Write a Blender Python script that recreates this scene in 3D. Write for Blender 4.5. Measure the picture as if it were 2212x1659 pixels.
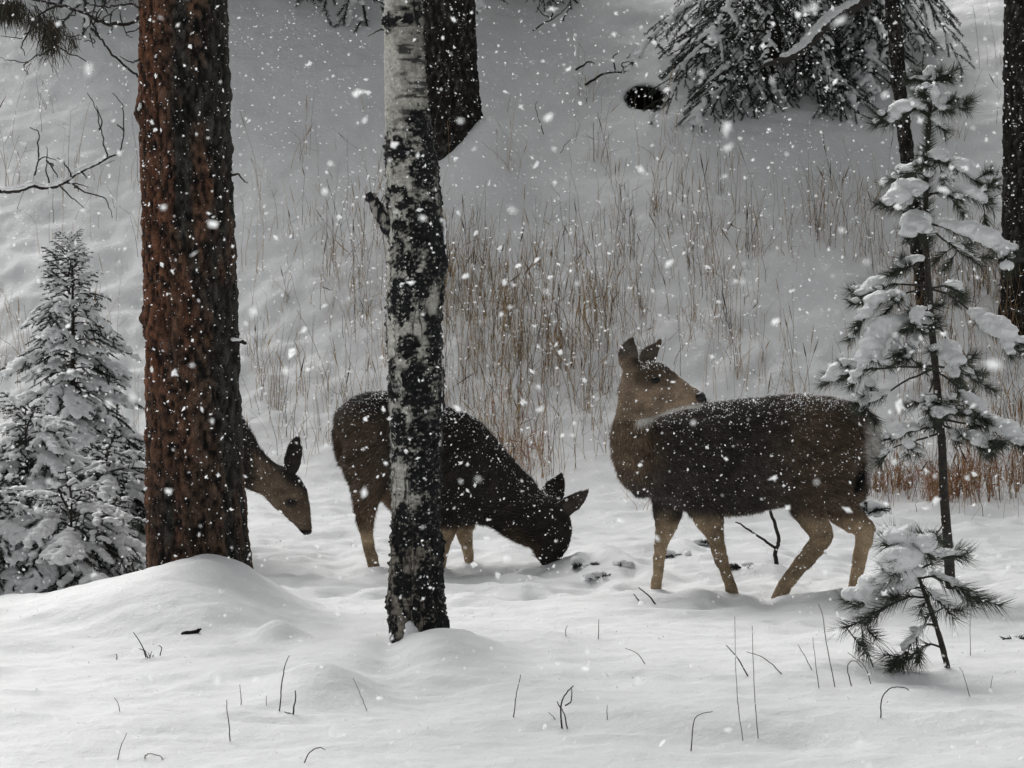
import bpy, math, random
import numpy as np
from mathutils import Vector, Matrix

for o in list(bpy.data.objects):
    bpy.data.objects.remove(o)
SC = bpy.context.scene
COL = SC.collection
random.seed(11)
RNG = np.random.default_rng(11)

# ------------------------------------------------------------------ camera
CAM_H = 1.6            # metres above the level snow
FPX = 6982.0           # focal length in reference pixels (frame 2212 x 1659)
HOR = 540.0            # row of the horizon in the frame
PITCH = math.atan((829.5 - HOR) / FPX)
cam_d = bpy.data.cameras.new('camera')
cam = bpy.data.objects.new('camera', cam_d)
COL.objects.link(cam)
cam.location = (0, 0, CAM_H)
cam.rotation_euler = (math.pi / 2 - PITCH, 0, 0)
cam_d.sensor_width = 36
cam_d.lens = 36 * FPX / 2212
cam_d.clip_start = 0.05
cam_d.clip_end = 500
cam_d.dof.use_dof = True
cam_d.dof.focus_distance = 15.0
cam_d.dof.aperture_fstop = 24
SC.camera = cam

# ------------------------------------------------------------------ sky, sun, exposure
SUN_EL, SUN_AZ = math.radians(42), math.radians(-22)     # azimuth from +Y (behind the hill) towards the left
world = bpy.data.worlds.new('World')
SC.world = world
world.use_nodes = True
wn = world.node_tree
for n in list(wn.nodes):
    wn.nodes.remove(n)
sky = wn.nodes.new('ShaderNodeTexSky')
sky.sky_type = 'NISHITA'
sky.sun_disc = False
sky.sun_elevation = SUN_EL
sky.sun_rotation = SUN_AZ
sky.air_density = 1.0
sky.dust_density = 4.0
sky.ozone_density = 1.0
hs = wn.nodes.new('ShaderNodeHueSaturation')             # cloud cover: the blue is washed out
hs.inputs['Saturation'].default_value = 0.06
bg = wn.nodes.new('ShaderNodeBackground')
bg.inputs['Strength'].default_value = 0.07
wo = wn.nodes.new('ShaderNodeOutputWorld')
wn.links.new(sky.outputs[0], hs.inputs['Color'])
wn.links.new(hs.outputs[0], bg.inputs[0])
wn.links.new(bg.outputs[0], wo.inputs[0])
sun_d = bpy.data.lights.new('sun', 'SUN')
sun = bpy.data.objects.new('sun', sun_d)
COL.objects.link(sun)
sun_d.energy = 1.5
sun_d.angle = math.radians(45)
sun_d.color = (1.0, 0.985, 0.96)
sd = Vector((math.sin(SUN_AZ) * math.cos(SUN_EL), math.cos(SUN_AZ) * math.cos(SUN_EL), math.sin(SUN_EL)))
sun.rotation_euler = sd.to_track_quat('Z', 'Y').to_euler()
sun.location = (-8, 6, 14)
SC.view_settings.view_transform = 'Standard'
SC.view_settings.look = 'None'
SC.view_settings.gamma = 1.0
SC.view_settings.exposure = 0.62
SC.view_settings.use_curve_mapping = False
SC.render.engine = 'CYCLES'
SC.cycles.use_denoising = True
SC.cycles.max_bounces = 8
SC.cycles.diffuse_bounces = 4
SC.cycles.transparent_max_bounces = 8

# ------------------------------------------------------------------ pixel <-> world
cP, sP = math.cos(PITCH), math.sin(PITCH)
def ray(u, v):
    x = (u - 1106.0) / FPX
    y = (829.5 - v) / FPX
    return np.array([x, cP + y * sP, -sP + y * cP])
def at(u, v, Y):
    d = ray(u, v)
    return np.array([0, 0, CAM_H]) + d * (Y / d[1])
def proj(P):
    x, y, z = P[:, 0], P[:, 1], P[:, 2] - CAM_H
    f = y * cP - z * sP
    up = y * sP + z * cP
    return 1106 + FPX * x / f, 829.5 - FPX * up / f
def flat(u, v):
    d = ray(u, v)
    t = -CAM_H / d[2]
    return d[0] * t, d[1] * t

# ------------------------------------------------------------------ noise
def _hash(ix, iy, iz, s):
    h = (ix.astype(np.int64) * 374761393 + iy.astype(np.int64) * 668265263 + iz.astype(np.int64) * 2147483647 + s * 1274126177) & 0xffffffff
    h = ((h ^ (h >> 13)) * 1274126177) & 0xffffffff
    h = ((h ^ (h >> 16)) * 2246822519) & 0xffffffff
    return ((h ^ (h >> 15)) & 0xffffff) / float(0xffffff)
def vnoise(x, y, z=0.0, s=0):
    x = np.asarray(x, float); y = np.asarray(y, float); z = np.broadcast_to(np.asarray(z, float), x.shape)
    y = np.broadcast_to(y, x.shape)
    ix, iy, iz = np.floor(x), np.floor(y), np.floor(z)
    fx, fy, fz = x - ix, y - iy, z - iz
    fx = fx * fx * (3 - 2 * fx); fy = fy * fy * (3 - 2 * fy); fz = fz * fz * (3 - 2 * fz)
    r = 0
    for a in (0, 1):
        for b in (0, 1):
            for c in (0, 1):
                w = (fx if a else 1 - fx) * (fy if b else 1 - fy) * (fz if c else 1 - fz)
                r = r + w * _hash(ix + a, iy + b, iz + c, s)
    return r * 2 - 1
def fbm(x, y, z=0.0, s=0, o=4, g=0.5):
    r, a, f = 0, 1.0, 1.0
    for i in range(o):
        r = r + a * vnoise(np.asarray(x) * f, np.asarray(y) * f, np.asarray(z) * f, s + i * 17)
        a *= g; f *= 2.03
    return r
def sstep(a, b, x):
    t = np.clip((x - a) / (b - a), 0, 1)
    return t * t * (3 - 2 * t)

# ------------------------------------------------------------------ materials
def new_mat(name):
    m = bpy.data.materials.new(name)
    m.use_nodes = True
    nt = m.node_tree
    b = nt.nodes['Principled BSDF']
    return m, nt, b
def noise_node(nt, scale, detail=4, rough=0.6, vec=None):
    n = nt.nodes.new('ShaderNodeTexNoise')
    n.inputs['Scale'].default_value = scale
    n.inputs['Detail'].default_value = detail
    n.inputs['Roughness'].default_value = rough
    if vec is not None:
        nt.links.new(vec, n.inputs['Vector'])
    return n
def ramp(nt, fac, stops):
    r = nt.nodes.new('ShaderNodeValToRGB')
    while len(r.color_ramp.elements) < len(stops):
        r.color_ramp.elements.new(0.5)
    for e, (p, c) in zip(r.color_ramp.elements, stops):
        e.position = p
        e.color = (c[0], c[1], c[2], 1)
    nt.links.new(fac, r.inputs[0])
    return r
def bump(nt, b, height, strength, dist):
    bn = nt.nodes.new('ShaderNodeBump')
    bn.inputs['Strength'].default_value = strength
    bn.inputs['Distance'].default_value = dist
    nt.links.new(height, bn.inputs['Height'])
    nt.links.new(bn.outputs[0], b.inputs['Normal'])
    return bn
def simple_mat(name, c1, c2, scale, rough=0.8, bstr=0.4, bdist=0.004, spec=0.3):
    m, nt, b = new_mat(name)
    tc = nt.nodes.new('ShaderNodeTexCoord')
    n = noise_node(nt, scale, 5, 0.65, tc.outputs['Object'])
    r = ramp(nt, n.outputs[0], [(0.3, c1), (0.7, c2)])
    nt.links.new(r.outputs[0], b.inputs['Base Color'])
    b.inputs['Roughness'].default_value = rough
    b.inputs['Specular IOR Level'].default_value = spec
    bump(nt, b, n.outputs[0], bstr, bdist)
    return m
def attr_mat(name, scale=90, var=0.35, rough=0.85, bstr=0.5, bdist=0.003, spec=0.25):
    """Colour from the mesh's own colour attribute, broken up by fine grain."""
    m, nt, b = new_mat(name)
    a = nt.nodes.new('ShaderNodeAttribute'); a.attribute_name = 'Col'
    tc = nt.nodes.new('ShaderNodeTexCoord')
    n = noise_node(nt, scale, 5, 0.65, tc.outputs['Object'])
    r = ramp(nt, n.outputs[0], [(0.25, (1 - var,) * 3), (0.75, (1 + var,) * 3)])
    mx = nt.nodes.new('ShaderNodeMix'); mx.data_type = 'RGBA'; mx.blend_type = 'MULTIPLY'
    mx.inputs[0].default_value = 1.0
    nt.links.new(a.outputs['Color'], mx.inputs[6]); nt.links.new(r.outputs[0], mx.inputs[7])
    nt.links.new(mx.outputs[2], b.inputs['Base Color'])
    b.inputs['Roughness'].default_value = rough
    b.inputs['Specular IOR Level'].default_value = spec
    if bstr > 0:
        bump(nt, b, n.outputs[0], bstr, bdist)
    return m

def snow_mat():
    m, nt, b = new_mat('snow')
    tc = nt.nodes.new('ShaderNodeTexCoord')
    n1 = noise_node(nt, 130, 3, 0.6, tc.outputs['Object'])
    n2 = noise_node(nt, 28, 4, 0.6, tc.outputs['Object'])
    mm = nt.nodes.new('ShaderNodeMath'); mm.operation = 'MULTIPLY_ADD'
    mm.inputs[1].default_value = 2.4
    nt.links.new(n2.outputs[0], mm.inputs[0]); nt.links.new(n1.outputs[0], mm.inputs[2])
    r = ramp(nt, n1.outputs[0], [(0.3, (0.80, 0.815, 0.825)), (0.7, (0.88, 0.885, 0.885))])
    nt.links.new(r.outputs[0], b.inputs['Base Color'])
    b.inputs['Roughness'].default_value = 0.65
    b.inputs['Specular IOR Level'].default_value = 0.25
    bump(nt, b, mm.outputs[0], 0.5, 0.006)
    return m
M_SNOW = snow_mat()
def flake_mat():
    m = bpy.data.materials.new('snowflake'); m.use_nodes = True
    nt = m.node_tree
    for n in list(nt.nodes):
        nt.nodes.remove(n)
    o = nt.nodes.new('ShaderNodeOutputMaterial')
    d = nt.nodes.new('ShaderNodeBsdfDiffuse'); t = nt.nodes.new('ShaderNodeBsdfTranslucent')
    d.inputs[0].default_value = (0.97, 0.98, 0.98, 1); t.inputs[0].default_value = (0.97, 0.98, 0.98, 1)
    mx = nt.nodes.new('ShaderNodeMixShader'); mx.inputs[0].default_value = 0.5
    nt.links.new(d.outputs[0], mx.inputs[1]); nt.links.new(t.outputs[0], mx.inputs[2])
    nt.links.new(mx.outputs[0], o.inputs[0])
    return m
M_FLAKE = flake_mat()
M_BARK = attr_mat('pine_bark', 120, 0.75, 0.9, 0.9, 0.008)
M_ASPEN = attr_mat('aspen_bark', 120, 0.3, 0.8, 0.5, 0.003)
M_COAT = attr_mat('deer_coat', 160, 0.4, 0.9, 0.4, 0.003, 0.15)
M_FUR = attr_mat('deer_fur', 60, 0.3, 0.75, 0, 0, 0.2)
M_GRASS = attr_mat('dry_grass', 40, 0.25, 0.8, 0, 0, 0.2)
M_NEEDLE = attr_mat('needles', 30, 0.3, 0.6, 0, 0, 0.3)
M_TWIG = simple_mat('dark_twig', (0.012, 0.011, 0.010), (0.05, 0.043, 0.036), 60)
M_TANSTEM = simple_mat('dry_stem', (0.05, 0.04, 0.028), (0.13, 0.10, 0.065), 60)
M_WOOD = simple_mat('young_bark', (0.02, 0.018, 0.016), (0.07, 0.06, 0.05), 80)
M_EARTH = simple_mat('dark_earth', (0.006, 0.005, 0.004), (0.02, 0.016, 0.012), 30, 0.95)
M_EYE, _nt, _b = new_mat('deer_eye'); _b.inputs['Base Color'].default_value = (0.004, 0.003, 0.003, 1); _b.inputs['Roughness'].default_value = 0.15; _b.inputs['Specular IOR Level'].default_value = 0.25
M_NOSE, _nt, _b = new_mat('wet_nose'); _b.inputs['Base Color'].default_value = (0.008, 0.008, 0.008, 1); _b.inputs['Roughness'].default_value = 0.4

# ------------------------------------------------------------------ mesh helpers
def mesh_from(name, V, F, mat=None, col=None, smooth=True):
    V = np.asarray(V, np.float32)
    Fs = [np.asarray(f, np.int32) for f in (F if isinstance(F, list) else [F]) if len(f)]
    me = bpy.data.meshes.new(name)
    me.vertices.add(len(V)); me.vertices.foreach_set('co', V.ravel())
    nl = sum(f.size for f in Fs); npoly = sum(len(f) for f in Fs)
    me.loops.add(nl); me.polygons.add(npoly)
    me.loops.foreach_set('vertex_index', np.concatenate([f.ravel() for f in Fs]))
    tot = np.concatenate([np.full(len(f), f.shape[1], np.int32) for f in Fs])
    st = np.concatenate([[0], np.cumsum(tot)[:-1]]).astype(np.int32)
    me.polygons.foreach_set('loop_start', st)
    me.polygons.foreach_set('loop_total', tot)
    me.polygons.foreach_set('use_smooth', np.full(npoly, smooth))
    me.update(calc_edges=True)
    me.validate()
    if col is not None:
        a = me.color_attributes.new('Col', 'FLOAT_COLOR', 'POINT')
        c4 = np.ones((len(V), 4), np.float32); c4[:, :3] = col
        a.data.foreach_set('color', c4.ravel())
    if mat:
        me.materials.append(mat)
    return me
def link(name, me, parent=None, **props):
    o = bpy.data.objects.new(name, me)
    COL.objects.link(o)
    if parent is not None:
        o.parent = parent
    for k, v in props.items():
        o[k] = v
    return o
def place(o, parent):
    """Parent without moving: parents here are empties with a plain location."""
    o.parent = parent
    o.matrix_parent_inverse = Matrix.Translation(parent.location).inverted()
    return o
def thing(name, loc, label, cat, group=None):
    o = bpy.data.objects.new(name, None)
    COL.objects.link(o)
    o.empty_display_size = 0.2
    o.location = Vector([float(c) for c in loc]); o['label'] = label; o['category'] = cat
    if group:
        o['group'] = group
    return o
def part(name, me, parent, stuff=False, label=None):
    """A part of a top-level thing whose mesh is in world coordinates."""
    o = bpy.data.objects.new(name, me)
    COL.objects.link(o)
    place(o, parent)
    if stuff:
        o['kind'] = 'stuff'
    if label:
        o['label'] = label
    return o
def sub(name, me, parent_part, stuff=False):
    o = bpy.data.objects.new(name, me)
    COL.objects.link(o)
    o.parent = parent_part
    if stuff:
        o['kind'] = 'stuff'
    return o
class MB:
    def __init__(self):
        self.V = []; self.T = []; self.Q = []; self.C = []; self.n = 0
    def add(self, V, T=None, Q=None, c=None):
        V = np.asarray(V, float)
        if T is not None and len(T): self.T.append(np.asarray(T) + self.n)
        if Q is not None and len(Q): self.Q.append(np.asarray(Q) + self.n)
        self.V.append(V)
        if c is not None:
            self.C.append(np.broadcast_to(np.asarray(c, float), V.shape))
        self.n += len(V)
    def mesh(self, name, mat, smooth=True):
        F = []
        if self.T: F.append(np.concatenate(self.T))
        if self.Q: F.append(np.concatenate(self.Q))
        c = np.concatenate(self.C) if self.C and sum(len(x) for x in self.C) == self.n else None
        return mesh_from(name, np.concatenate(self.V), F, mat, c, smooth)
def frames(P):
    P = np.asarray(P, float)
    T = np.gradient(P, axis=0)
    T /= np.linalg.norm(T, axis=1, keepdims=True) + 1e-9
    ref = np.array([0.31, 0.87, 0.38])
    A = np.cross(T, ref); A /= np.linalg.norm(A, axis=1, keepdims=True) + 1e-9
    return T, A, np.cross(T, A)
def tube(P, R, n=6, cap=True):
    P = np.asarray(P, float); R = np.broadcast_to(np.asarray(R, float), (len(P),))
    T, A, B = frames(P)
    th = np.arange(n) * 2 * np.pi / n
    V = (P[:, None] + R[:, None, None] * (A[:, None] * np.cos(th)[None, :, None] + B[:, None] * np.sin(th)[None, :, None])).reshape(-1, 3)
    i = np.arange(len(P) - 1)[:, None] * n; j = np.arange(n)[None]; k = (j + 1) % n
    Q = np.stack([i + j, i + k, i + n + k, i + n + j], -1).reshape(-1, 4)
    Tt = []
    if cap:
        V = np.concatenate([V, P[:1], P[-1:]])
        a, b = len(V) - 2, len(V) - 1
        base = (len(P) - 1) * n
        for q in range(n):
            Tt.append((a, (q + 1) % n, q)); Tt.append((b, base + q, base + (q + 1) % n))
    return V, np.array(Tt).reshape(-1, 3).astype(int), Q
def crom(P, m):
    """Catmull-Rom resampling of the rows of P to m rows."""
    P = np.asarray(P, float)
    E = np.concatenate([2 * P[:1] - P[1:2], P, 2 * P[-1:] - P[-2:-1]])
    t = np.linspace(0, len(P) - 1 - 1e-6, m)
    i = t.astype(int); f = (t - i)[:, None]
    a, b, c, d = E[i], E[i + 1], E[i + 2], E[i + 3]
    return 0.5 * (2 * b + (c - a) * f + (2 * a - 5 * b + 4 * c - d) * f ** 2 + (3 * b - a - 3 * c + d) * f ** 3)
def wobble(P, amp, s):
    P = np.asarray(P, float)
    k = np.arange(len(P)) * 0.7
    o = np.stack([vnoise(k, k * 0 + s * 3.1, 0, s + a) for a in range(3)], 1) * amp
    o[0] = 0
    return P + o
_ico = None
def ico():
    global _ico
    if _ico is None:
        import bmesh
        bm = bmesh.new(); bmesh.ops.create_icosphere(bm, subdivisions=2, radius=1)
        V = np.array([v.co[:] for v in bm.verts]); F = np.array([[v.index for v in f.verts] for f in bm.faces])
        bm.free(); _ico = (V, F)
    return _ico
def remesh(V, F, voxel, smooth_it=4, fac=0.5):
    """Fuse overlapping closed shells into one continuous surface."""
    me = mesh_from('tmp', V, F)
    o = bpy.data.objects.new('tmp', me); COL.objects.link(o)
    r = o.modifiers.new('r', 'REMESH'); r.mode = 'VOXEL'; r.voxel_size = voxel
    if smooth_it:
        s = o.modifiers.new('s', 'SMOOTH'); s.factor = fac; s.iterations = smooth_it
    dg = bpy.context.evaluated_depsgraph_get(); dg.update()
    ev = o.evaluated_get(dg).to_mesh()
    n = len(ev.vertices); Vo = np.empty(n * 3, np.float32); ev.vertices.foreach_get('co', Vo)
    No = np.empty(n * 3, np.float32); ev.vertices.foreach_get('normal', No)
    tot = np.empty(len(ev.polygons), np.int32); ev.polygons.foreach_get('loop_total', tot)
    li = np.empty(len(ev.loops), np.int32); ev.loops.foreach_get('vertex_index', li)
    st = np.concatenate([[0], np.cumsum(tot)[:-1]])
    Q = li[(st[tot == 4][:, None] + np.arange(4))] if (tot == 4).any() else np.zeros((0, 4), int)
    T = li[(st[tot == 3][:, None] + np.arange(3))] if (tot == 3).any() else np.zeros((0, 3), int)
    o.evaluated_get(dg).to_mesh_clear()
    bpy.data.objects.remove(o); bpy.data.meshes.remove(me)
    return Vo.reshape(-1, 3).astype(float), [x for x in (T, Q) if len(x)], No.reshape(-1, 3).astype(float)
def snow_clump(blobs, voxel, seed=0, amp=0.006):
    """blobs: (centre, (rx, ry, rz)). Fused, slumped lumps of fresh snow."""
    iv, it = ico()
    V = []; F = []; n = 0
    for c, r in blobs:
        V.append(iv * np.asarray(r) + np.asarray(c)); F.append(it + n); n += len(iv)
    V, F, N = remesh(np.concatenate(V), [np.concatenate(F)], voxel, 3)
    d = fbm(V[:, 0] * 26, V[:, 1] * 26, V[:, 2] * 26, seed, 3) + 0.6 * fbm(V[:, 0] * 80, V[:, 1] * 80, V[:, 2] * 80, seed + 1, 2)
    V = V + N * (d * amp)[:, None]
    return V, F
def islands(V, F):
    """Split a mesh into its connected pieces, largest first; specks are dropped."""
    lab = np.arange(len(V))
    while True:
        old = lab.copy()
        for f in F:
            m = lab[f].min(1)
            for k in range(f.shape[1]):
                np.minimum.at(lab, f[:, k], m)
        lab = lab[lab]
        if (lab == old).all():
            break
    out = []
    ids, cnt = np.unique(lab, return_counts=True)
    for i in ids[np.argsort(-cnt)]:
        k = lab == i
        if k.sum() < 24 and out:
            continue
        mp = np.cumsum(k) - 1
        out.append((V[k], [mp[f[k[f[:, 0]]]] for f in F if k[f[:, 0]].any()]))
    return out
def snow_parts(V, F, adder, parent, name='snow'):
    for v, f in islands(V, F):
        adder(name, mesh_from('snow', v, f, M_SNOW), parent)
# ------------------------------------------------------------------ the snow ground: level clearing, mounds, hillside
PINE_Y, ASPEN_Y = 14.7, 13.05
def xw(u, Y):
    return (u - 1106.0) / FPX * Y
BUMPS = []     # x, y, height, sx, sy
def bump_px(u, v, h, sx, sy):
    x, y = flat(u, v); BUMPS.append((x, y, h, sx, sy))
BUMPS.append((xw(452, 14.35), 14.40, 0.13, 0.20, 0.26))      # heap against the big pine
BUMPS.append((xw(360, 14.3), 14.3, 0.045, 0.32, 0.5))
BUMPS.append((xw(520, 14.2), 14.2, 0.03, 0.2, 0.4))
bump_px(330, 1350, 0.15, 0.40, 0.36)
bump_px(250, 1310, 0.06, 0.35, 0.35)
bump_px(480, 1375, 0.05, 0.22, 0.25)
bump_px(600, 1395, 0.085, 0.075, 0.10)
bump_px(690, 1505, 0.12, 0.15, 0.22)
bump_px(700, 1430, 0.03, 0.3, 0.3)
BUMPS.append((xw(925, ASPEN_Y), ASPEN_Y - 0.12, 0.02, 0.13, 0.2))
BUMPS.append((xw(888, ASPEN_Y), ASPEN_Y - 0.16, 0.03, 0.035, 0.1))
BUMPS.append((xw(960, 12.5), 12.55, 0.09, 0.15, 0.3))
BUMPS.append((xw(850, 12.7), 12.55, -0.06, 0.07, 0.35))
BUMPS.append((xw(800, 12.9), 12.9, 0.05, 0.22, 0.3))
BUMPS.append((xw(900, ASPEN_Y), ASPEN_Y, -0.05, 0.25, 0.18))
bump_px(1310, 1560, 0.05, 0.25, 0.16)
bump_px(1560, 1545, 0.06, 0.24, 0.2)
bump_px(1900, 1560, 0.03, 0.5, 0.15)
bump_px(1150, 1390, 0.05, 0.45, 0.3)
bump_px(1960, 1445, 0.05, 0.35, 0.2)
bump_px(1900, 1300, 0.05, 0.25, 0.25)
bump_px(1290, 1235, 0.09, 0.16, 0.25)
bump_px(1500, 1215, 0.07, 0.35, 0.3)
bump_px(90, 1240, 0.08, 0.5, 0.5)
bump_px(200, 1560, 0.04, 0.5, 0.2)
BUMPS.append((-2.7, 17.4, 0.22, 0.55, 0.6))
BUMPS.append((-2.9, 19.0, 0.25, 0.9, 0.8))
_rd = random.Random(8)
DENTS = []      # hoof prints and trodden spots round the deer
for _k in range(70):
    _u, _v = _rd.uniform(560, 2150), _rd.gauss(1262, 40)
    _x, _y = flat(_u, min(max(_v, 1180), 1345)); DENTS.append((_x, _y, -_rd.uniform(0.02, 0.05), _rd.uniform(0.03, 0.06), _rd.uniform(0.05, 0.1)))
def H(x, y):
    x = np.asarray(x, float); y = np.asarray(y, float)
    foot = 20.9 + 0.35 * vnoise(x * 0.35, x * 0, 3.3, 5)
    s = (y - foot) / 0.55
    hill = 0.56 * 0.55 * np.where(s > 30, s, np.log1p(np.exp(np.clip(s, -40, 30))))
    hill = np.where(hill > 16, 16 + 6 * np.tanh((hill - 16) / 6), hill)
    onh = sstep(20.6, 22.0, y)
    h = hill
    h = h + 0.022 * fbm(x * 1.1 + 3, y * 0.9, 0, 21, 3) * (1 - 0.3 * onh)
    h = h + 0.016 * fbm(x * 2.6, y * 4.2, 0, 25, 3) * sstep(9, 11, y)
    h = h + onh * (0.05 * fbm(x * 0.9, y * 1.1, 0, 31, 2) + (0.010 + 0.026 * sstep(25.5, 22, y)) * fbm(x * 5.3, y * 5.0, 0, 37, 3))
    mid = sstep(13.8, 15.2, y) * (1 - sstep(20, 22, y))
    h = h + mid * 0.024 * fbm(x * 4.5, y * 4.5, 0, 41, 3)
    h = h + 0.0055 * fbm(x * 11, y * 13, 0, 43, 2)
    for bx, by, bh, sx, sy in BUMPS + DENTS:
        h = h + bh * np.exp(-0.5 * (((x - bx) / sx) ** 2 + ((y - by) / sy) ** 2))
    return h
def ground_hit(u, v, y0=8.0, y1=60.0):
    d = ray(u, v)
    Y = np.arange(y0, y1, 0.01)
    x = d[0] / d[1] * Y; z = CAM_H + d[2] / d[1] * Y
    k = np.nonzero(z <= H(x, Y))[0]
    k = k[0] if len(k) else len(Y) - 1
    return np.array([x[k], Y[k], z[k]])
def Hs(x, y):
    return float(H(np.array([x]), np.array([y]))[0])
# drift against the old trunk on the slope
YT2 = ground_hit(975, 352)[1]
BUMPS.append((xw(1062, YT2), YT2 - 0.22, 0.36, 0.20, 0.34))
BUMPS.append((xw(975, YT2), YT2 - 0.3, 0.10, 0.3, 0.3))
HOLE = ground_hit(1395, 214)
HOLE_R = (0.165, 0.105)
def build_ground():
    xs = np.unique(np.round(np.concatenate([np.linspace(-70, -8, 32), np.arange(-8, -4.3, 0.12), np.arange(-4.3, 4.3, 0.026), np.arange(4.3, 8, 0.12), np.linspace(8, 70, 32)]), 4))
    ys = np.unique(np.round(np.concatenate([np.arange(-14, 8.4, 0.4), np.arange(8.4, 17.6, 0.026), np.arange(17.6, 29.5, 0.04), np.linspace(29.6, 90, 60)]), 4))
    X, Y = np.meshgrid(xs, ys)
    Z = H(X, Y)
    P = np.stack([X, Y, Z], -1)
    # the burrow: snow sheet dented into the slope
    dx = (X - HOLE[0]) / HOLE_R[0]; dz = (Z - HOLE[2]) / HOLE_R[1]
    near = np.abs(Y - HOLE[1]) < 0.6
    rr = np.sqrt(dx ** 2 + dz ** 2)
    push = np.where(near, 0.45 * (1 - sstep(0.75, 1.0, rr)), 0)
    P[..., 1] += push
    nx, ny = len(xs), len(ys)
    i = np.arange(ny - 1)[:, None] * nx; j = np.arange(nx - 1)[None]
    Q = np.stack([i + j, i + j + 1, i + nx + j + 1, i + nx + j], -1).reshape(-1, 4)
    link('snow_ground', mesh_from('snow_ground', P.reshape(-1, 3), Q, M_SNOW), kind='structure',
         label='fresh snow over the clearing and the hillside behind it')
build_ground()

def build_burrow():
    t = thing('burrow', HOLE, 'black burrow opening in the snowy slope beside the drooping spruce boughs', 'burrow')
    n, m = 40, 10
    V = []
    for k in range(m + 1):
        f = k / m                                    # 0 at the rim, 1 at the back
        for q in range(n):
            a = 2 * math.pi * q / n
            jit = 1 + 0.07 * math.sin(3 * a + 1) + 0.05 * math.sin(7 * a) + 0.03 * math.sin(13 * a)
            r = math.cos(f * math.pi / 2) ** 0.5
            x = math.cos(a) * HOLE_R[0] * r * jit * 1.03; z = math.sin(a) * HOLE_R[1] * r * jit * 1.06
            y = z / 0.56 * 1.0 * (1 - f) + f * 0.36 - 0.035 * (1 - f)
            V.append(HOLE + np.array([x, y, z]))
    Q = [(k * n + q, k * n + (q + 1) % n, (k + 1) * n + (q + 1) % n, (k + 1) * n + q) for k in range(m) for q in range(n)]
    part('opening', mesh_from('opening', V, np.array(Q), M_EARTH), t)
    for k in range(9):
        a = random.uniform(-0.8, 0.8); b = a + random.uniform(-0.35, 0.35)
        p0 = HOLE + np.array([a * HOLE_R[0], -0.17, -HOLE_R[1] * 0.95])
        p1 = HOLE + np.array([b * HOLE_R[0], 0.0, HOLE_R[1] * random.uniform(0.2, 1.0)])
        P = wobble(np.linspace(p0, p1, 6), 0.012, 60 + k)
        mb = MB(); V, T, Q = tube(P, np.linspace(0.0022, 0.001, 6), 4); mb.add(V, T, Q)
        part('twig', mb.mesh('twig', M_TANSTEM), t)
build_burrow()
# ------------------------------------------------------------------ trunks
def trunk_grid(edges, Y, z_top, sides, dz_view, base_drop=0.4, taper_top=0.45, bottom=None):
    E = []
    for v, a, b in edges:
        p = at((a + b) / 2, v, Y); E.append((p[2], p[0], (b - a) / 2 / FPX * Y))
    E.sort()
    E = np.array(E)
    zb = (E[0, 0] if bottom is None else bottom) - base_drop
    zv = E[-1, 0]
    zs = np.concatenate([np.arange(zb, zv, dz_view), np.linspace(zv, z_top, 60)])
    x = np.interp(zs, E[:, 0], E[:, 1]); r = np.interp(zs, E[:, 0], E[:, 2])
    slope = (E[-1, 1] - E[-3, 1]) / (E[-1, 0] - E[-3, 0])
    hi = zs > zv
    x[hi] = E[-1, 1] + slope * 0.5 * (zs[hi] - zv)
    r[hi] = E[-1, 2] * (1 - (1 - taper_top) * (zs[hi] - zv) / (z_top - zv))
    k = np.ones(9) / 9
    x = np.convolve(np.pad(x, 4, 'edge'), k, 'valid'); r = np.convolve(np.pad(r, 4, 'edge'), k, 'valid')
    th = np.arange(sides) * 2 * np.pi / sides
    return zs, x, r, th
def trunk_build(zs, x, r, th, Y, disp):
    nz, n = len(zs), len(th)
    R = r[:, None] + disp
    V = np.stack([x[:, None] + R * np.cos(th), Y + R * np.sin(th), np.broadcast_to(zs[:, None], R.shape)], -1).reshape(-1, 3)
    i = np.arange(nz - 1)[:, None] * n; j = np.arange(n)[None]; k = (j + 1) % n
    Q = np.stack([i + j, i + k, i + n + k, i + n + j], -1).reshape(-1, 4)
    V = np.concatenate([V, [[x[-1], Y, zs[-1]]]])
    T = np.array([((nz - 1) * n + q, (nz - 1) * n + (q + 1) % n, nz * n) for q in range(n)])
    return V, [T, Q]
def pine_bark(zs, r, th, seed, amp=0.011):
    a = np.cos(th)[None] * r[:, None]; b = np.sin(th)[None] * r[:, None]; z = np.broadcast_to(zs[:, None], a.shape)
    w = 0.05 * fbm(a * 6, b * 6, z * 2.2, seed, 2)
    ridge = np.abs(fbm(a * 26 + w * 40, b * 26 + w * 40, z * 4.5, seed + 3, 3))       # long furrows
    flake = fbm(a * 55, b * 55, z * 32, seed + 7, 3)
    scale = vnoise(a * 38 + 5, b * 38, z * 17, seed + 9)
    h = np.clip(ridge * 1.5, 0, 1)
    disp = amp * (h - 0.4) + 0.0065 * flake + 0.006 * np.round(scale * 2) / 2
    return disp, h, flake, scale
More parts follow.
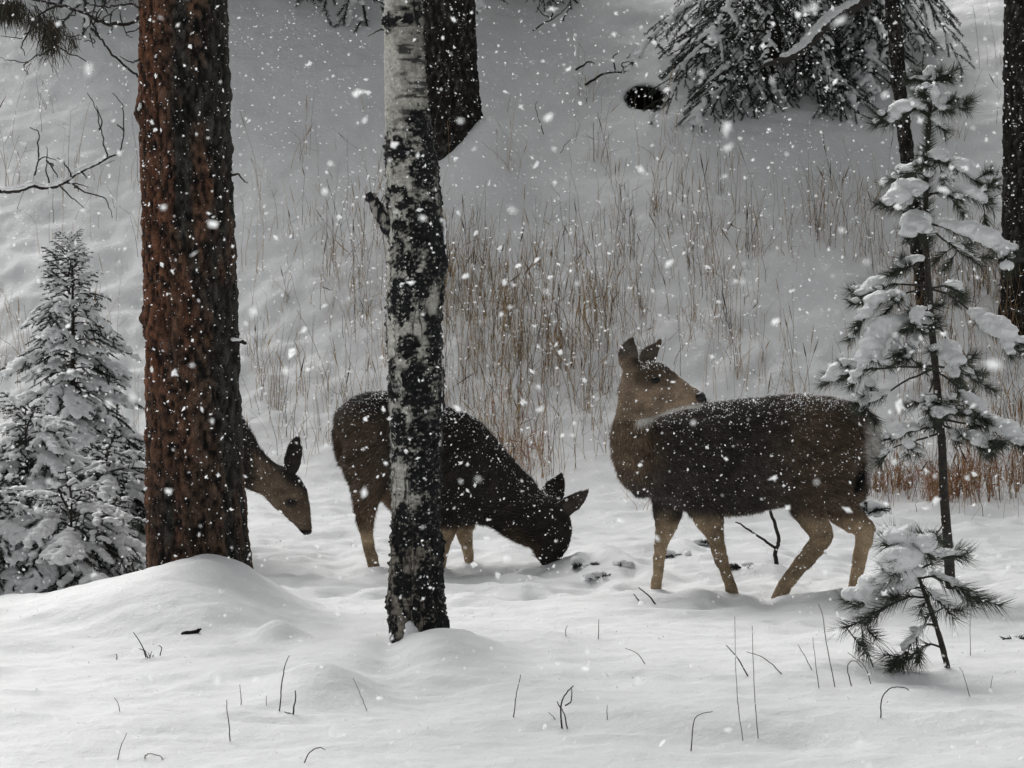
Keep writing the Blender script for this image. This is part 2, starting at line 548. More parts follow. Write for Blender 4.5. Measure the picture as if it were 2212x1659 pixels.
def crown(t, name, x0, y0, z0, z1, R, n_branch, seed, per=60, tuft=0.16):
    """Upper boughs of a tall conifer: limbs with needle sprays (real foliage above the frame)."""
    rg = np.random.default_rng(seed)
    wood = MB(); lf = MB()
    for k in range(n_branch):
        f = (k + rg.random()) / n_branch
        z = z0 + (z1 - z0) * f
        L = R * (1 - f) ** 0.7 * rg.uniform(0.6, 1.1) + 0.2
        a = k * 2.4 + rg.uniform(-0.4, 0.4)
        d = np.array([math.cos(a), math.sin(a), 0])
        t_ = np.linspace(0, 1, 5)[:, None]
        P = np.array([x0, y0, z]) + d * L * t_ + np.array([0, 0, 1]) * (0.15 * t_ - 0.35 * t_ ** 2) * L
        V, T, Q = tube(P, np.linspace(0.03, 0.006, 5) * (0.5 + 0.5 * (1 - f)), 5); wood.add(V, T, Q)
        m = int(per * L)
        tt = rg.uniform(0.2, 1.0, m)
        C = np.array([x0, y0, z]) + d * (L * tt)[:, None] + np.array([0, 0, 1]) * ((0.15 * tt - 0.35 * tt ** 2) * L)[:, None]
        C = C + rg.normal(0, 0.09 * L, (m, 3)) * np.array([1, 1, 0.35])
        for q in range(7):
            dr = rg.normal(0, 1, (m, 3)); dr[:, 2] *= 0.5; dr += d * 0.6
            dr /= np.linalg.norm(dr, axis=1, keepdims=True)
            sd_ = np.cross(dr, rg.normal(0, 1, (m, 3))); sd_ /= np.linalg.norm(sd_, axis=1, keepdims=True)
            l = tuft * rg.uniform(0.6, 1.2, m)[:, None]; w = 0.012
            Vt = np.stack([C - sd_ * w, C + sd_ * w, C + dr * l], 1).reshape(-1, 3)
            lf.add(Vt, np.arange(3 * m).reshape(-1, 3), None, np.array([0.03, 0.045, 0.024]) * rg.uniform(0.7, 1.3, (m, 1)).repeat(3, 0))
    part('limbs', wood.mesh(name + '_limbs', M_WOOD), t, True)
    part('crown', lf.mesh(name + '_crown', M_NEEDLE, False), t, True)
def twig_mesh(paths, mat, r0=0.004, r1=0.0015, n=5, wob=0.004, Y=None, seed=0, dyamp=0.03, smooth=6):
    """paths: lists of frame points; drawn at depth Y with a little depth drift."""
    mb = MB()
    for q, pth in enumerate(paths):
        rr0, rr1 = r0, r1
        if isinstance(pth, tuple):
            pth, rr0, rr1 = pth
        P = np.array([at(u, v, Y) for u, v in pth])
        P = crom(P, max(6, smooth * (len(P) - 1)))
        dy = dyamp * fbm(np.arange(len(P)) * 0.17, np.zeros(len(P)) + q, 0, seed, 2)
        P[:, 1] += dy
        P = wobble(P, wob, seed + q)
        V, T, Q = tube(P, np.linspace(rr0, rr1, len(P)), n); mb.add(V, T, Q)
    return mb.mesh('twig', mat)
def sc8(L):
    return [(x / 3.0244, y / 3.0244) for x, y in L]

# --- the big reddish pine on the left
def build_pine():
    Y = PINE_Y
    edges = [(0, 303, 490), (100, 303, 491), (165, 303, 493), (330, 306, 500), (439, 308, 502), (650, 312, 511), (860, 317, 516), (1000, 317, 521), (1075, 317, 529), (1220, 319, 541), (1300, 316, 556)]
    zs, x, r, th = trunk_grid(edges, Y, 11.0, 300, 0.0055, 0.25)
    disp, h, fl, scl = pine_bark(zs, r, th, 101)
    U = np.cos(th)[None]                                   # -1 left .. 1 right
    zz = np.broadcast_to(zs[:, None], disp.shape); ths = np.broadcast_to(th[None], disp.shape)
    # knots where dead limbs broke off
    kn = 0
    for u0, v0, s, am in ((300, 245, 0.045, 0.03), (345, 275, 0.03, 0.014), (313, 690, 0.04, 0.02), (402, 410, 0.022, 0.008), (498, 395, 0.05, 0.012)):
        p = at(u0, v0, Y); k = np.abs(zs - p[2]).argmin()
        c = np.clip((p[0] - x[k]) / r[k], -0.98, 0.98); t0 = 2 * np.pi - math.acos(c)
        d2 = ((zz - p[2]) / s) ** 2 + ((ths - t0) * r[:, None] / s) ** 2
        g = np.exp(-d2); disp = disp + am * g; kn = kn + g
    a = np.cos(th)[None] * r[:, None]; b = np.sin(th)[None] * r[:, None]
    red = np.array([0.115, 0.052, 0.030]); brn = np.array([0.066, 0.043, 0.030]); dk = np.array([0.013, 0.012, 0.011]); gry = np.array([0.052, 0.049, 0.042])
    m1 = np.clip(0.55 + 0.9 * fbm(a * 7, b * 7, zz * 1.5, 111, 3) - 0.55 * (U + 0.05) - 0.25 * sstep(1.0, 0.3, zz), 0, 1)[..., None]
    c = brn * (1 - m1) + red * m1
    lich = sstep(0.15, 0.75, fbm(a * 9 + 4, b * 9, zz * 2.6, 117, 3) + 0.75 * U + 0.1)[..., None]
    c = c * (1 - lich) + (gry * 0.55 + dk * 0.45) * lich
    crack = (0.75 * sstep(0.2, 0.04, h) + 0.8 * sstep(0.0, -0.55, fl))[..., None].clip(0, 1)
    c = c * (1 - 0.85 * crack) + dk * 0.85 * crack
    c = c * (1 + 0.75 * fl[..., None]) * (1 + 0.5 * scl[..., None])
    kk = np.clip(kn, 0, 1)[..., None] * 0.7
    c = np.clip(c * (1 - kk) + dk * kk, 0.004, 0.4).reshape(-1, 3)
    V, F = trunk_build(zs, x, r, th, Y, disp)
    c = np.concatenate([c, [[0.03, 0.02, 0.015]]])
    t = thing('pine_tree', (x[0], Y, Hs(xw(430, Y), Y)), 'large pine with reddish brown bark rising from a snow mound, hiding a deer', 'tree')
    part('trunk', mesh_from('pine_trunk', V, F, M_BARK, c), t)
    crown(t, 'pine', x[-1], Y, 5.4, 11.2, 2.3, 60, 5)
    bark_flecks(t, x, r, zs, Y, 900, 71, 3.0)
    # dead lower limbs, top left
    limbs = [
        [([(930, 95), (840, 140), (740, 155), (650, 140), (580, 100), (480, 60), (390, 40), (280, 15), (120, -40), (-60, -70)], 0.009, 0.005),
         [(580, 100), (540, 190), (490, 235), (400, 235)], [(610, 250), (600, 300)], [(615, 235), (600, 265), (560, 270), (490, 245)],
         [(740, 100), (722, 190), (705, 225)], [(660, 140), (690, 100), (760, 60), (840, 20)], [(480, 60), (460, 110), (400, 130), (330, 100)], [(540, 80), (600, 60), (620, 110), (700, 130)]],
        [([(930, 525), (820, 440), (720, 330), (650, 240), (605, 150), (590, 60), (620, -40)], 0.006, 0.0035), [(640, 220), (600, 150)], [(600, 130), (640, 60), (720, 0), (760, -40)], [(605, 160), (680, 60), (700, -20)]],
        [([(930, 395), (850, 395), (800, 375)], 0.006, 0.002)],
        [([(930, 60), (850, 30), (760, 45), (660, 40), (560, 10), (450, -50)], 0.006, 0.003), [(760, 45), (800, 150), (830, 220), (870, 250)], [(830, 220), (900, 180), (930, 150)], [(850, 30), (840, -40)], [(660, 40), (700, 90), (740, 80)]],
        [([(400, 45), (280, 110), (190, 220), (150, 300), (150, 350)], 0.006, 0.002), [(410, 320), (500, 370), (580, 415), (600, 470)], [(280, 110), (260, 60), (180, 20)], [(300, 330), (260, 370), (180, 400), (80, 400), (-20, 370)], [(180, 400), (165, 440), (175, 480)], [(190, 220), (110, 240), (0, 232)]],
    ]
    for q, L in enumerate(limbs):
        pp = [((sc8(p[0]),) + p[1:]) if isinstance(p, tuple) else sc8(p) for p in L]
        bo = part('branch', twig_mesh(pp, M_TWIG, 0.0038, 0.0015, 5, 0.006, Y - 0.05, 300 + 10 * q, 0.12), t)
        if q == 4:
            sub('needles', droop_tuft([(330, 250, 75, 150, 620), (60, 70, 120, 90, 700), (230, 150, 70, 80, 220), (470, 270, 40, 60, 60)], Y - 0.05), bo, True)
    part('twig', twig_mesh([([(505, 740), (520, 738), (530, 742)], 0.012, 0.007)], M_TWIG, Y=Y - 0.1, seed=401), t)
    part('twig', twig_mesh([([(500, 380), (512, 375), (525, 388), (533, 396)], 0.006, 0.002)], M_TWIG, Y=Y - 0.05, seed=402), t)
    # snow held on the stub and the knots
    bl = [(at(516, 733, Y - 0.1), (0.02, 0.012, 0.009)), (at(505, 733, Y - 0.1), (0.016, 0.012, 0.01)), (at(302, 228, Y - 0.09), (0.012, 0.012, 0.016)), (at(299, 236, Y - 0.09), (0.009, 0.012, 0.012)), (at(500, 383, Y - 0.04), (0.014, 0.02, 0.03))]
    V, F = snow_clump(bl, 0.005, 3, 0.003)
    snow_parts(V, F, part, t)
def bark_flecks(t, x, r, zs, Y, n, seed, zmax):
    """Flakes that caught on the bark facing the weather."""
    rg = np.random.default_rng(seed)
    z = rg.uniform(zs[0], zmax, n); th = rg.uniform(np.pi, 2 * np.pi, n)
    R = np.interp(z, zs, r) + rg.uniform(0.002, 0.008, n); X = np.interp(z, zs, x)
    P = np.stack([X + R * np.cos(th), Y + R * np.sin(th), z], 1)
    part('snow_flecks', mesh_from('flecks', *flake_tris(P, 0.0015 + 0.004 * rg.random(n) ** 2.5, rg), M_FLAKE, None, False), t, True)
def flake_tris(P, R, rg):
    n = len(P)
    Vs = []
    for q in range(3):
        a = rg.normal(0, 1, (n, 3)); a /= np.linalg.norm(a, axis=1, keepdims=True)
        b = np.cross(a, rg.normal(0, 1, (n, 3))); b /= np.linalg.norm(b, axis=1, keepdims=True)
        r = R[:, None]
        Vs.append(np.stack([P + a * r * rg.uniform(0.4, 1.6, (n, 1)), P + b * r * rg.uniform(0.2, 0.9, (n, 1)), P - a * r * rg.uniform(0.3, 1.3, (n, 1)), P - b * r * rg.uniform(0.2, 0.9, (n, 1))], 1))
    V = np.concatenate(Vs).reshape(-1, 3)
    return V, np.arange(len(V)).reshape(-1, 4)
def droop_tuft(spec, Y):
    """Hanging brown-green needles and beard lichen. spec: centre and size in top-left crop units, count."""
    mb = MB(); rg = np.random.default_rng(77)
    for cx, cy, sx, sy, n in spec:
        for _ in range(n):
            u = rg.normal(cx, sx * 0.5); v = rg.normal(cy - sy * 0.25, sy * 0.45)
            p = at(u / 3.0244, v / 3.0244, Y); p[1] += rg.normal(0, 0.07)
            d = np.array([rg.normal(0, 0.35) + (u - cx) / sx * 0.35, rg.normal(0, 0.4), -1.0]); d /= np.linalg.norm(d)
            L = rg.uniform(0.03, 0.085)
            P = np.stack([p, p + d * L * 0.5 + rg.normal(0, 0.004, 3), p + d * L + np.array([0, 0, -0.01])])
            s = np.cross(d, rg.normal(0, 1, 3)); s /= np.linalg.norm(s)
            w = 0.0016
            V = np.stack([P[0] - s * w, P[0] + s * w, P[1] + s * w, P[1] - s * w, P[2]])
            c = np.array([0.075, 0.06, 0.038]) * rg.uniform(0.35, 1.2) if rg.random() < 0.6 else np.array([0.035, 0.04, 0.025]) * rg.uniform(0.5, 1.2)
            mb.add(V, [(3, 2, 4)], [(0, 1, 2, 3)], c)
    return mb.mesh('tuft', M_NEEDLE, False)
build_pine()

# --- the aspen in the middle
def build_aspen():
    Y = ASPEN_Y
    edges = [(0, 829, 913), (100, 828, 917), (215, 829, 925), (345, 834, 945), (430, 831, 953), (560, 835, 962), (690, 834, 952), (850, 839, 960), (1000, 844, 952), (1145, 844, 952), (1290, 839, 961), (1350, 836, 968), (1390, 842, 976), (1430, 834, 990)]
    zs, x, r, th = trunk_grid(edges, Y, 9.0, 260, 0.0045, 0.2)
    r = r - 0.004
    a = np.cos(th)[None] * r[:, None]; b = np.sin(th)[None] * r[:, None]; z = np.broadcast_to(zs[:, None], a.shape)
    U = np.broadcast_to(np.cos(th)[None], a.shape)
    P = np.stack([x[:, None] + a, Y + b, z], -1).reshape(-1, 3)
    uu, vv = proj(P); uu = uu.reshape(a.shape); vv = vv.reshape(a.shape)
    front = sstep(0.05, -0.3, np.sin(th))[None]
    n1 = fbm(a * 16, b * 16, z * 8, 201, 4); n2 = fbm(a * 40, b * 40, z * 60, 207, 4); n3 = fbm(a * 90, b * 90, z * 130, 209, 3)
    low = sstep(1050, 1180, vv)                     # old furrowed foot of the trunk
    mid = sstep(200, 330, vv)
    thr = 0.55 - 0.40 * mid - 0.15 * low
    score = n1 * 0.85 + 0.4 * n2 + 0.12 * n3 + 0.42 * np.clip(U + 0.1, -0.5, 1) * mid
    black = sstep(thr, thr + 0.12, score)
    P1 = [(325, 95, 38, 46), (235, 110, 42, 36), (380, 620, 55, 70), (430, 560, 30, 30), (405, 850, 62, 85), (280, 765, 75, 42), (270, 955, 42, 20), (300, 1030, 46, 18), (410, 1030, 40, 10), (415, 1165, 88, 80), (225, 1010, 14, 40), (285, 1140, 38, 26), (310, 1320, 60, 50), (290, 1500, 62, 110), (380, 1440, 45, 60), (470, 1300, 40, 95), (440, 720, 40, 50), (460, 640, 40, 60)]
    P2 = [(285, 80, 48, 52), (225, 170, 18, 70), (330, 230, 80, 75), (420, 130, 40, 90), (410, 20, 30, 40), (230, 300, 30, 22), (330, 320, 90, 25), (250, 440, 40, 80), (350, 470, 95, 70), (260, 570, 55, 40), (380, 600, 60, 60), (340, 680, 70, 50), (270, 900, 50, 110), (380, 860, 55, 90), (420, 960, 26, 50), (270, 1130, 35, 90), (390, 1130, 60, 90), (440, 1300, 14, 110), (225, 1340, 20, 70), (330, 1270, 18, 60)]
    ex = np.zeros_like(a)
    for cx, cy, rx, ry in P1:
        du = (uu - (740.6 + cx / 2.3254)) / (rx / 2.3254); dv = (vv - cy / 2.3254) / (ry / 2.3254)
        ex = np.maximum(ex, sstep(1.25, 0.85, np.sqrt(du ** 2 + dv ** 2) + 0.5 * n2 + 0.35 * n1 + 0.15 * n3))
    for cx, cy, rx, ry in P2:
        du = (uu - (740.6 + cx / 2.0858)) / (rx / 2.0858); dv = (vv - (713.2 + cy / 2.0858)) / (ry / 2.0858)
        ex = np.maximum(ex, sstep(1.25, 0.85, np.sqrt(du ** 2 + dv ** 2) + 0.5 * n2 + 0.35 * n1 + 0.15 * n3))
    W = 0
    for cx, cy, rx, ry in ((250, 680, 38, 80), (300, 1060, 35, 40), (225, 60, 22, 60), (255, 190, 12, 60)):      # bare pale bark
        du = (uu - (740.6 + cx / 2.0858)) / (rx / 2.0858); dv = (vv - (713.2 + cy / 2.0858)) / (ry / 2.0858)
        W = np.maximum(W, sstep(1.2, 0.9, np.sqrt(du ** 2 + dv ** 2) + 0.4 * n2))
    black = np.maximum(black, ex * front)
    black = np.clip(black, 0, 1) * (1 - W * front)
    lent = fbm(a * 14, b * 14, z * 75, 215, 3)                                   # dark horizontal lenticel lines
    line = sstep(0.16, 0.42, lent) * (1 - low) * sstep(-0.9, 0.1, U + 0.6 * n1)
    black = np.maximum(black, 0.85 * line)
    vc = np.abs(fbm(a * 34 + 3, b * 34, z * 3.2, 233, 3))                          # vertical cracks
    black = np.maximum(black, 0.9 * mid * sstep(0.10, 0.03, vc))
    black = black * (1 - 0.8 * sstep(0.55, 0.75, n3) * mid)
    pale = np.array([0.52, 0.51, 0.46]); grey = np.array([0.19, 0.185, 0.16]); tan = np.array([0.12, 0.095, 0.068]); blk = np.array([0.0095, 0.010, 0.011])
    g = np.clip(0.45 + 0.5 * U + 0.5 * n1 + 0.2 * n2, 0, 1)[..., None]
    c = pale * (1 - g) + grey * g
    c = c * (1 - 0.7 * low[..., None]) + tan * 0.7 * low[..., None]
    c = c * (1 + 0.3 * n3[..., None])
    bl = black[..., None]
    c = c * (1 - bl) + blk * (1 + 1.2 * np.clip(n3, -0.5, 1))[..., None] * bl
    furrow = np.abs(fbm(a * 30, b * 30, z * 5, 221, 3))
    disp = 0.0075 * black * (0.55 + 0.9 * n2) + 0.002 * n2 + low * 0.014 * (furrow - 0.35) + 0.0012 * n3
    c = c * (1 - 0.75 * (low * sstep(0.22, 0.05, furrow))[..., None])
    # two root buttresses with a cleft between them at the foot
    foot = sstep(1300, 1400, vv)
    ang = np.broadcast_to(th[None], a.shape)
    cl = np.exp(-((ang - (1.5 * np.pi - 0.28)) / 0.16) ** 2)
    disp = disp - 0.05 * foot * cl + 0.010 * foot * (np.exp(-((ang - (1.5 * np.pi - 0.75)) / 0.2) ** 2) + np.exp(-((ang - (1.5 * np.pi + 0.9)) / 0.3) ** 2))
    # scaly bulges on the right flank
    for u0, v0, s, am in ((960, 565, 0.05, 0.016), (838, 330, 0.04, 0.006), (826, 45, 0.022, 0.010), (955, 660, 0.04, 0.006), (840, 1300, 0.02, 0.012)):
        p = at(u0, v0, Y); k = np.abs(zs - p[2]).argmin()
        t0 = 2 * np.pi - math.acos(np.clip((p[0] - x[k]) / r[k], -0.97, 0.97))
        disp = disp + am * np.exp(-(((z - p[2]) / (1.6 * s)) ** 2 + ((ang - t0) * r[:, None] / s) ** 2))
    V, F = trunk_build(zs, x, r, th, Y, disp)
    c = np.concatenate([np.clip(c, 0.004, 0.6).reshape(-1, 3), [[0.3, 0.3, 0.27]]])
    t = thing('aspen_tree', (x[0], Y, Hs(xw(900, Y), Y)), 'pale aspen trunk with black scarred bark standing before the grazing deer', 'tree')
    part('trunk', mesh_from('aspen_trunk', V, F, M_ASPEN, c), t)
    bark_flecks(t, x, r, zs, Y, 420, 72, 3.0)
    # broken limb stub on the left and short twigs
    P = np.array([at(u, v, Y - d) for u, v, d in ((848, 505, 0.02), (826, 470, 0.05), (808, 438, 0.06), (797, 416, 0.06))])
    P = crom(P, 24); R = np.interp(np.linspace(0, 1, 24), [0, 0.5, 0.85, 1], [0.03, 0.026, 0.022, 0.012])
    Vt, Tt, Qt = tube(P, R, 20)
    nn = fbm(Vt[:, 0] * 60, Vt[:, 1] * 60, Vt[:, 2] * 45, 231, 3)
    Vt = Vt + 0.006 * nn[:, None] * np.array([1, 1, 0.3])
    cc = np.where((nn > 0.12)[:, None], np.array([0.3, 0.29, 0.26]), blk * 1.3)
    part('limb_stub', mesh_from('limb_stub', Vt, [Tt, Qt], M_ASPEN, cc), t, label='broken black limb stub on the left of the trunk')
    part('twig', twig_mesh([([(832, 62), (815, 68), (795, 78)], 0.004, 0.0015)], M_TWIG, Y=Y, seed=411), t)
    # bare upper limbs of the aspen, above the frame
    mb = MB(); rg = np.random.default_rng(9)
    for k in range(22):
        z0 = rg.uniform(4.2, 8.8); an = k * 2.4
        L = rg.uniform(0.6, 1.6)
        tt = np.linspace(0, 1, 7)[:, None]
        Pb = np.array([np.interp(z0, zs, x), Y, z0]) + np.array([math.cos(an), math.sin(an), 0.9]) * L * tt
        Pb = wobble(Pb, 0.08, 500 + k)
        Vb, Tb, Qb = tube(Pb, np.linspace(0.025, 0.004, 7), 6); mb.add(Vb, Tb, Qb)
    part('limbs', mb.mesh('aspen_limbs', M_TWIG), t, True)
    bl_ = []
    for (u, v, d, s) in ((885, 1352, 0.11, 0.022), (888, 1366, 0.12, 0.03), (889, 1382, 0.13, 0.038), (884, 1398, 0.13, 0.045), (845, 1296, 0.06, 0.008), (925, 1378, 0.125, 0.016), (918, 1384, 0.13, 0.02), (937, 1380, 0.11, 0.014)):
        bl_.append((at(u, v, Y - d), (s, s * 0.8, s)))
    for v in (480, 500, 520, 545, 850, 880, 905, 930, 960):                                      # plastered on the right flank
        u = np.interp(-v, [-960, -850, -545, -480], [948, 953, 962, 960]); s = random.uniform(0.007, 0.012)
        bl_.append((at(u + random.uniform(-2, 1), v, Y - 0.035), (s * 0.8, s, s * 2.2)))
    Vs, Fs = snow_clump(bl_, 0.005, 8, 0.002)
    snow_parts(Vs, Fs, part, t)
build_aspen()

# --- dark old trunks up the slope
def dark_trunk(name, edges, Y, z_top, bottom, label, seed, crown_z, R, sides=120, dz=0.012, nb=50, lean_snow=None):
    zs, x, r, th = trunk_grid(edges, Y, z_top, sides, dz, 0.3, 0.4, bottom)
    disp, h, fl, scl = pine_bark(zs, r, th, seed, 0.02 * min(1, r.max() / 0.2))
    c = np.array([0.024, 0.021, 0.019]) * (1 + 0.8 * fl[..., None]) * (1 + 0.5 * scl[..., None])
    pale = sstep(0.35, 0.8, fl + 0.5 * scl)[..., None]
    c = c * (1 - pale) + np.array([0.085, 0.08, 0.072]) * pale
    c = c * (1 - 0.7 * sstep(0.25, 0.05, h)[..., None])
    V, F = trunk_build(zs, x, r, th, Y, disp)
    c = np.concatenate([np.clip(c, 0.003, 0.2).reshape(-1, 3), [[0.02, 0.02, 0.02]]])
    t = thing(name, (np.interp(bottom, zs, x), Y, bottom), label, 'tree')
    part('trunk', mesh_from(name + '_trunk', V, F, M_BARK, c), t)
    bark_flecks(t, x, r, zs, Y, 350, seed + 5, zs[0] + 3.5)
    crown(t, name, x[-1], Y, crown_z, z_top + 0.2, R, nb, seed + 1, 26, 0.2)
    return t
dark_trunk('pine_tree', [(-10, 905, 1022), (0, 905, 1023), (100, 908, 1026), (200, 912, 1033), (260, 910, 1042), (300, 906, 1052), (340, 900, 1064), (420, 890, 1080)], YT2, 14, Hs(xw(975, YT2), YT2) - 0.3, 'dark pine trunk on the slope just behind and right of the aspen', 601, 7.2, 2.4)
_g = ground_hit(2225, 690)
dark_trunk('pine_tree', [(-10, 2172, 2330), (0, 2172, 2330), (200, 2171, 2332), (450, 2168, 2336), (600, 2166, 2342), (690, 2160, 2350)], _g[1], 13, _g[2], 'dark pine trunk cut by the right edge of the frame', 611, 6.0, 2.4)
_g = ground_hit(1992, 660)
dark_trunk('pine_tree', [(-10, 1911, 1943), (0, 1912, 1944), (150, 1926, 1956), (230, 1933, 1962), (350, 1946, 1976), (480, 1962, 1994), (600, 1975, 2010), (660, 1980, 2018)], _g[1], 9, _g[2], 'slim dark leaning trunk behind the tall snowy sapling', 621, 5.2, 1.3, 60, 0.012, 40)
# ------------------------------------------------------------------ spruces: shared bough meshes, each bough its own object
def needles_on(mb, P, per_m, length, col, rg, tilt=0.75, width=0.0021, flatten=1.0, up=0.0):
    P = np.asarray(P, float)
    seg = np.diff(P, axis=0); sl = np.linalg.norm(seg, axis=1); n = max(4, int(sl.sum() * per_m))
    cs = np.concatenate([[0], np.cumsum(sl)])
    s = rg.uniform(0, cs[-1], n); k = np.clip(np.searchsorted(cs, s) - 1, 0, len(seg) - 1)
    f = ((s - cs[k]) / (sl[k] + 1e-9))[:, None]
    C = P[k] + seg[k] * f; T = seg[k] / (sl[k][:, None] + 1e-9)
    d = rg.normal(0, 1, (n, 3)); d[:, 2] = d[:, 2] * flatten + up
    d -= T * (d * T).sum(1, keepdims=True); d /= np.linalg.norm(d, axis=1, keepdims=True) + 1e-9
    D = d * (1 - 0.45 * tilt) + T * tilt; D /= np.linalg.norm(D, axis=1, keepdims=True)
    S = np.cross(D, rg.normal(0, 1, (n, 3))); S /= np.linalg.norm(S, axis=1, keepdims=True) + 1e-9
    L = length * rg.uniform(0.7, 1.15, n)[:, None]
    V = np.stack([C - S * width, C + S * width, C + D * L], 1).reshape(-1, 3)
    c = (np.asarray(col) * rg.uniform(0.6, 1.4, (n, 1))).repeat(3, 0)
    mb.add(V, np.arange(3 * n).reshape(-1, 3), None, c)
GREEN = (0.030, 0.040, 0.029)
def make_bough(seed, L, droop, snow, per_m=420, twig_gap=0.045, side=0.42, needle=0.016, lift=0.15, blob=1.0):
    rg = np.random.default_rng(seed)
    mb = MB(); blobs = []
    t = np.linspace(0, 1, 9)
    axis = np.stack([L * t * (1 - 0.18 * droop * t), L * 0.05 * np.sin(3 * t + seed), L * (lift * t - droop * t ** 2)], 1)
    V, T, Q = tube(axis, np.linspace(0.009, 0.002, 9) * (0.6 + 0.5 * L), 5)
    mb.add(V, T, Q, (0.028, 0.023, 0.02))
    needles_on(mb, axis[2:], per_m, needle, GREEN, rg)
    s = 0.16 * L; k = 0
    while s < 0.98 * L:
        f = s / L
        p = np.array([np.interp(f, t, axis[:, q]) for q in range(3)])
        sgn = 1 if k % 2 else -1
        l = side * L * (1 - f) ** 0.8 * rg.uniform(0.65, 1.1) + 0.05 * min(1, L / 0.4)
        an = math.radians(rg.uniform(38, 60)) * sgn
        d = np.array([math.cos(an), math.sin(an), -0.15 - 0.5 * droop * rg.uniform(0.4, 1.4)])
        m = np.linspace(0, 1, 5)[:, None]
        tw = p + d * l * m + np.array([0, 0, -0.35 * droop * l]) * m ** 2
        V, T, Q = tube(tw, np.linspace(0.0035, 0.0014, 5), 4, False); mb.add(V, None, Q, (0.028, 0.023, 0.02))
        needles_on(mb, tw, per_m, needle, GREEN, rg)
        if l > 0.16:
            for q in range(int(l / 0.06)):
                f2 = rg.uniform(0.25, 0.95); p2 = tw[0] + (tw[-1] - tw[0]) * f2
                a2 = an + rg.choice([-1, 1]) * 0.8
                d2 = np.array([math.cos(a2), math.sin(a2), -0.3 - 0.7 * droop]) * rg.uniform(0.05, 0.11)
                t2 = p2 + d2 * np.linspace(0, 1, 3)[:, None]
                needles_on(mb, t2, per_m, needle, GREEN, rg)
        if rg.random() < snow * 0.75:
            a3, b3 = rg.uniform(0.0, 0.3), rg.uniform(0.75, 1.0)
            for f3 in np.arange(a3, b3, 0.014 / l):                      # a ridge of snow riding on the twig
                r = blob * rg.uniform(0.010, 0.0165) * (1.15 - 0.4 * f3)
                c = tw[0] + (tw[-1] - tw[0]) * f3 + np.array([0, 0, -0.35 * droop * l * f3 ** 2 + r * 0.55])
                blobs.append((c + rg.normal(0, 0.003, 3), (r * 1.35, r * 1.35, r * 0.75)))
        s += twig_gap * (0.8 + 0.5 * L) * rg.uniform(0.7, 1.3); k += 1
    for f3 in np.arange(0.25, 1.0, 0.018 / L):
        if rg.random() > snow:
            continue
        r = blob * rg.uniform(0.014, 0.024) * (1.1 - 0.35 * f3)
        c = np.array([np.interp(f3, t, axis[:, q_]) for q_ in range(3)]) + np.array([0, rg.normal(0, 0.01), r * 0.5])
        blobs.append((c, (r * 1.3, r * 1.3, r * 0.75)))
    nm = mb.mesh('bough', M_NEEDLE, False)
    sm = None
    if blobs:
        V, F = snow_clump(blobs, 0.006 if L < 0.7 else 0.0095, seed, 0.0045)
        sm = mesh_from('bough_snow', V, F, M_SNOW)
    return nm, sm, L
SMALL = [make_bough(700 + k, 0.42, d, s, 800, 0.04, 0.46, 0.017, 0.15, 1.35) for k, (d, s) in enumerate(((0.35, 0.65), (0.5, 0.7), (0.25, 0.5), (0.6, 0.75), (0.45, 0.25)))]
TIP = [make_bough(720 + k, 0.16, 0.15, 0.8, 620, 0.022, 0.5, 0.013, 0.5, 0.6) for k in range(3)]
HEAVY = [make_bough(740 + k, 0.46, d, s, 800, 0.036, 0.5, 0.019, 0.2, 1.6) for k, (d, s) in enumerate(((0.35, 0.85), (0.5, 0.8), (0.7, 0.65), (0.45, 0.2), (0.6, 0.95)))]
LONG = [make_bough(760 + k, 1.25, d, s, 520, 0.05, 0.36, 0.024, 0.1, 1.2) for k, (d, s) in enumerate(((0.75, 0.55), (0.95, 0.4), (0.6, 0.65), (1.1, 0.3)))]
def spruce(name, base, Ht, R, label, variants, n, seed, skirt=0.06, cat='tree', group=None, tilt=0, power=0.85, az=None, tips=True, top_cut=1.0):
    rg = np.random.default_rng(seed)
    base = np.asarray(base, float)
    t = thing(name, base, label, cat, group)
    zz = np.linspace(-0.15, Ht, 14)
    P = np.stack([base[0] + 0.015 * np.sin(zz * 2 + seed), base[1] + 0 * zz, base[2] + zz], 1)
    V, T, Q = tube(P, np.interp(zz, [0, Ht], [0.010 + 0.009 * Ht, 0.003]), 9)
    mb = MB(); mb.add(V, T, Q); part('trunk', mb.mesh('trunk', M_WOOD), t)
    for k in range(n):
        f = skirt + (0.985 - skirt) * ((k + rg.random() * 0.7) / n) ** (0.92 if tips else 1.5)
        if f > top_cut:
            continue
        L = (R * (1 - f) ** power + 0.05) * rg.uniform(0.6, 1.25)
        vs = TIP if (L < 0.2 and tips) else variants
        nm, sm, L0 = vs[rg.integers(len(vs))]
        a = k * 2.39996 + rg.uniform(-0.35, 0.35) if az is None or k % 3 else rg.uniform(*az)
        s = L / L0
        o = bpy.data.objects.new('bough', nm); COL.objects.link(o); o.parent = t
        o.location = (0.01 * math.cos(a), 0.01 * math.sin(a), f * Ht)
        pit = (-0.55 * (f - 0.45)) if tips else 0
        o.rotation_euler = (rg.uniform(-0.15, 0.15), pit + rg.uniform(-0.12, 0.12), a)
        o.scale = (s, s, s * rg.uniform(0.85, 1.1))
        if sm is not None:
            q = bpy.data.objects.new('snow', sm); COL.objects.link(q); q.parent = o; q['kind'] = 'stuff'
    return t
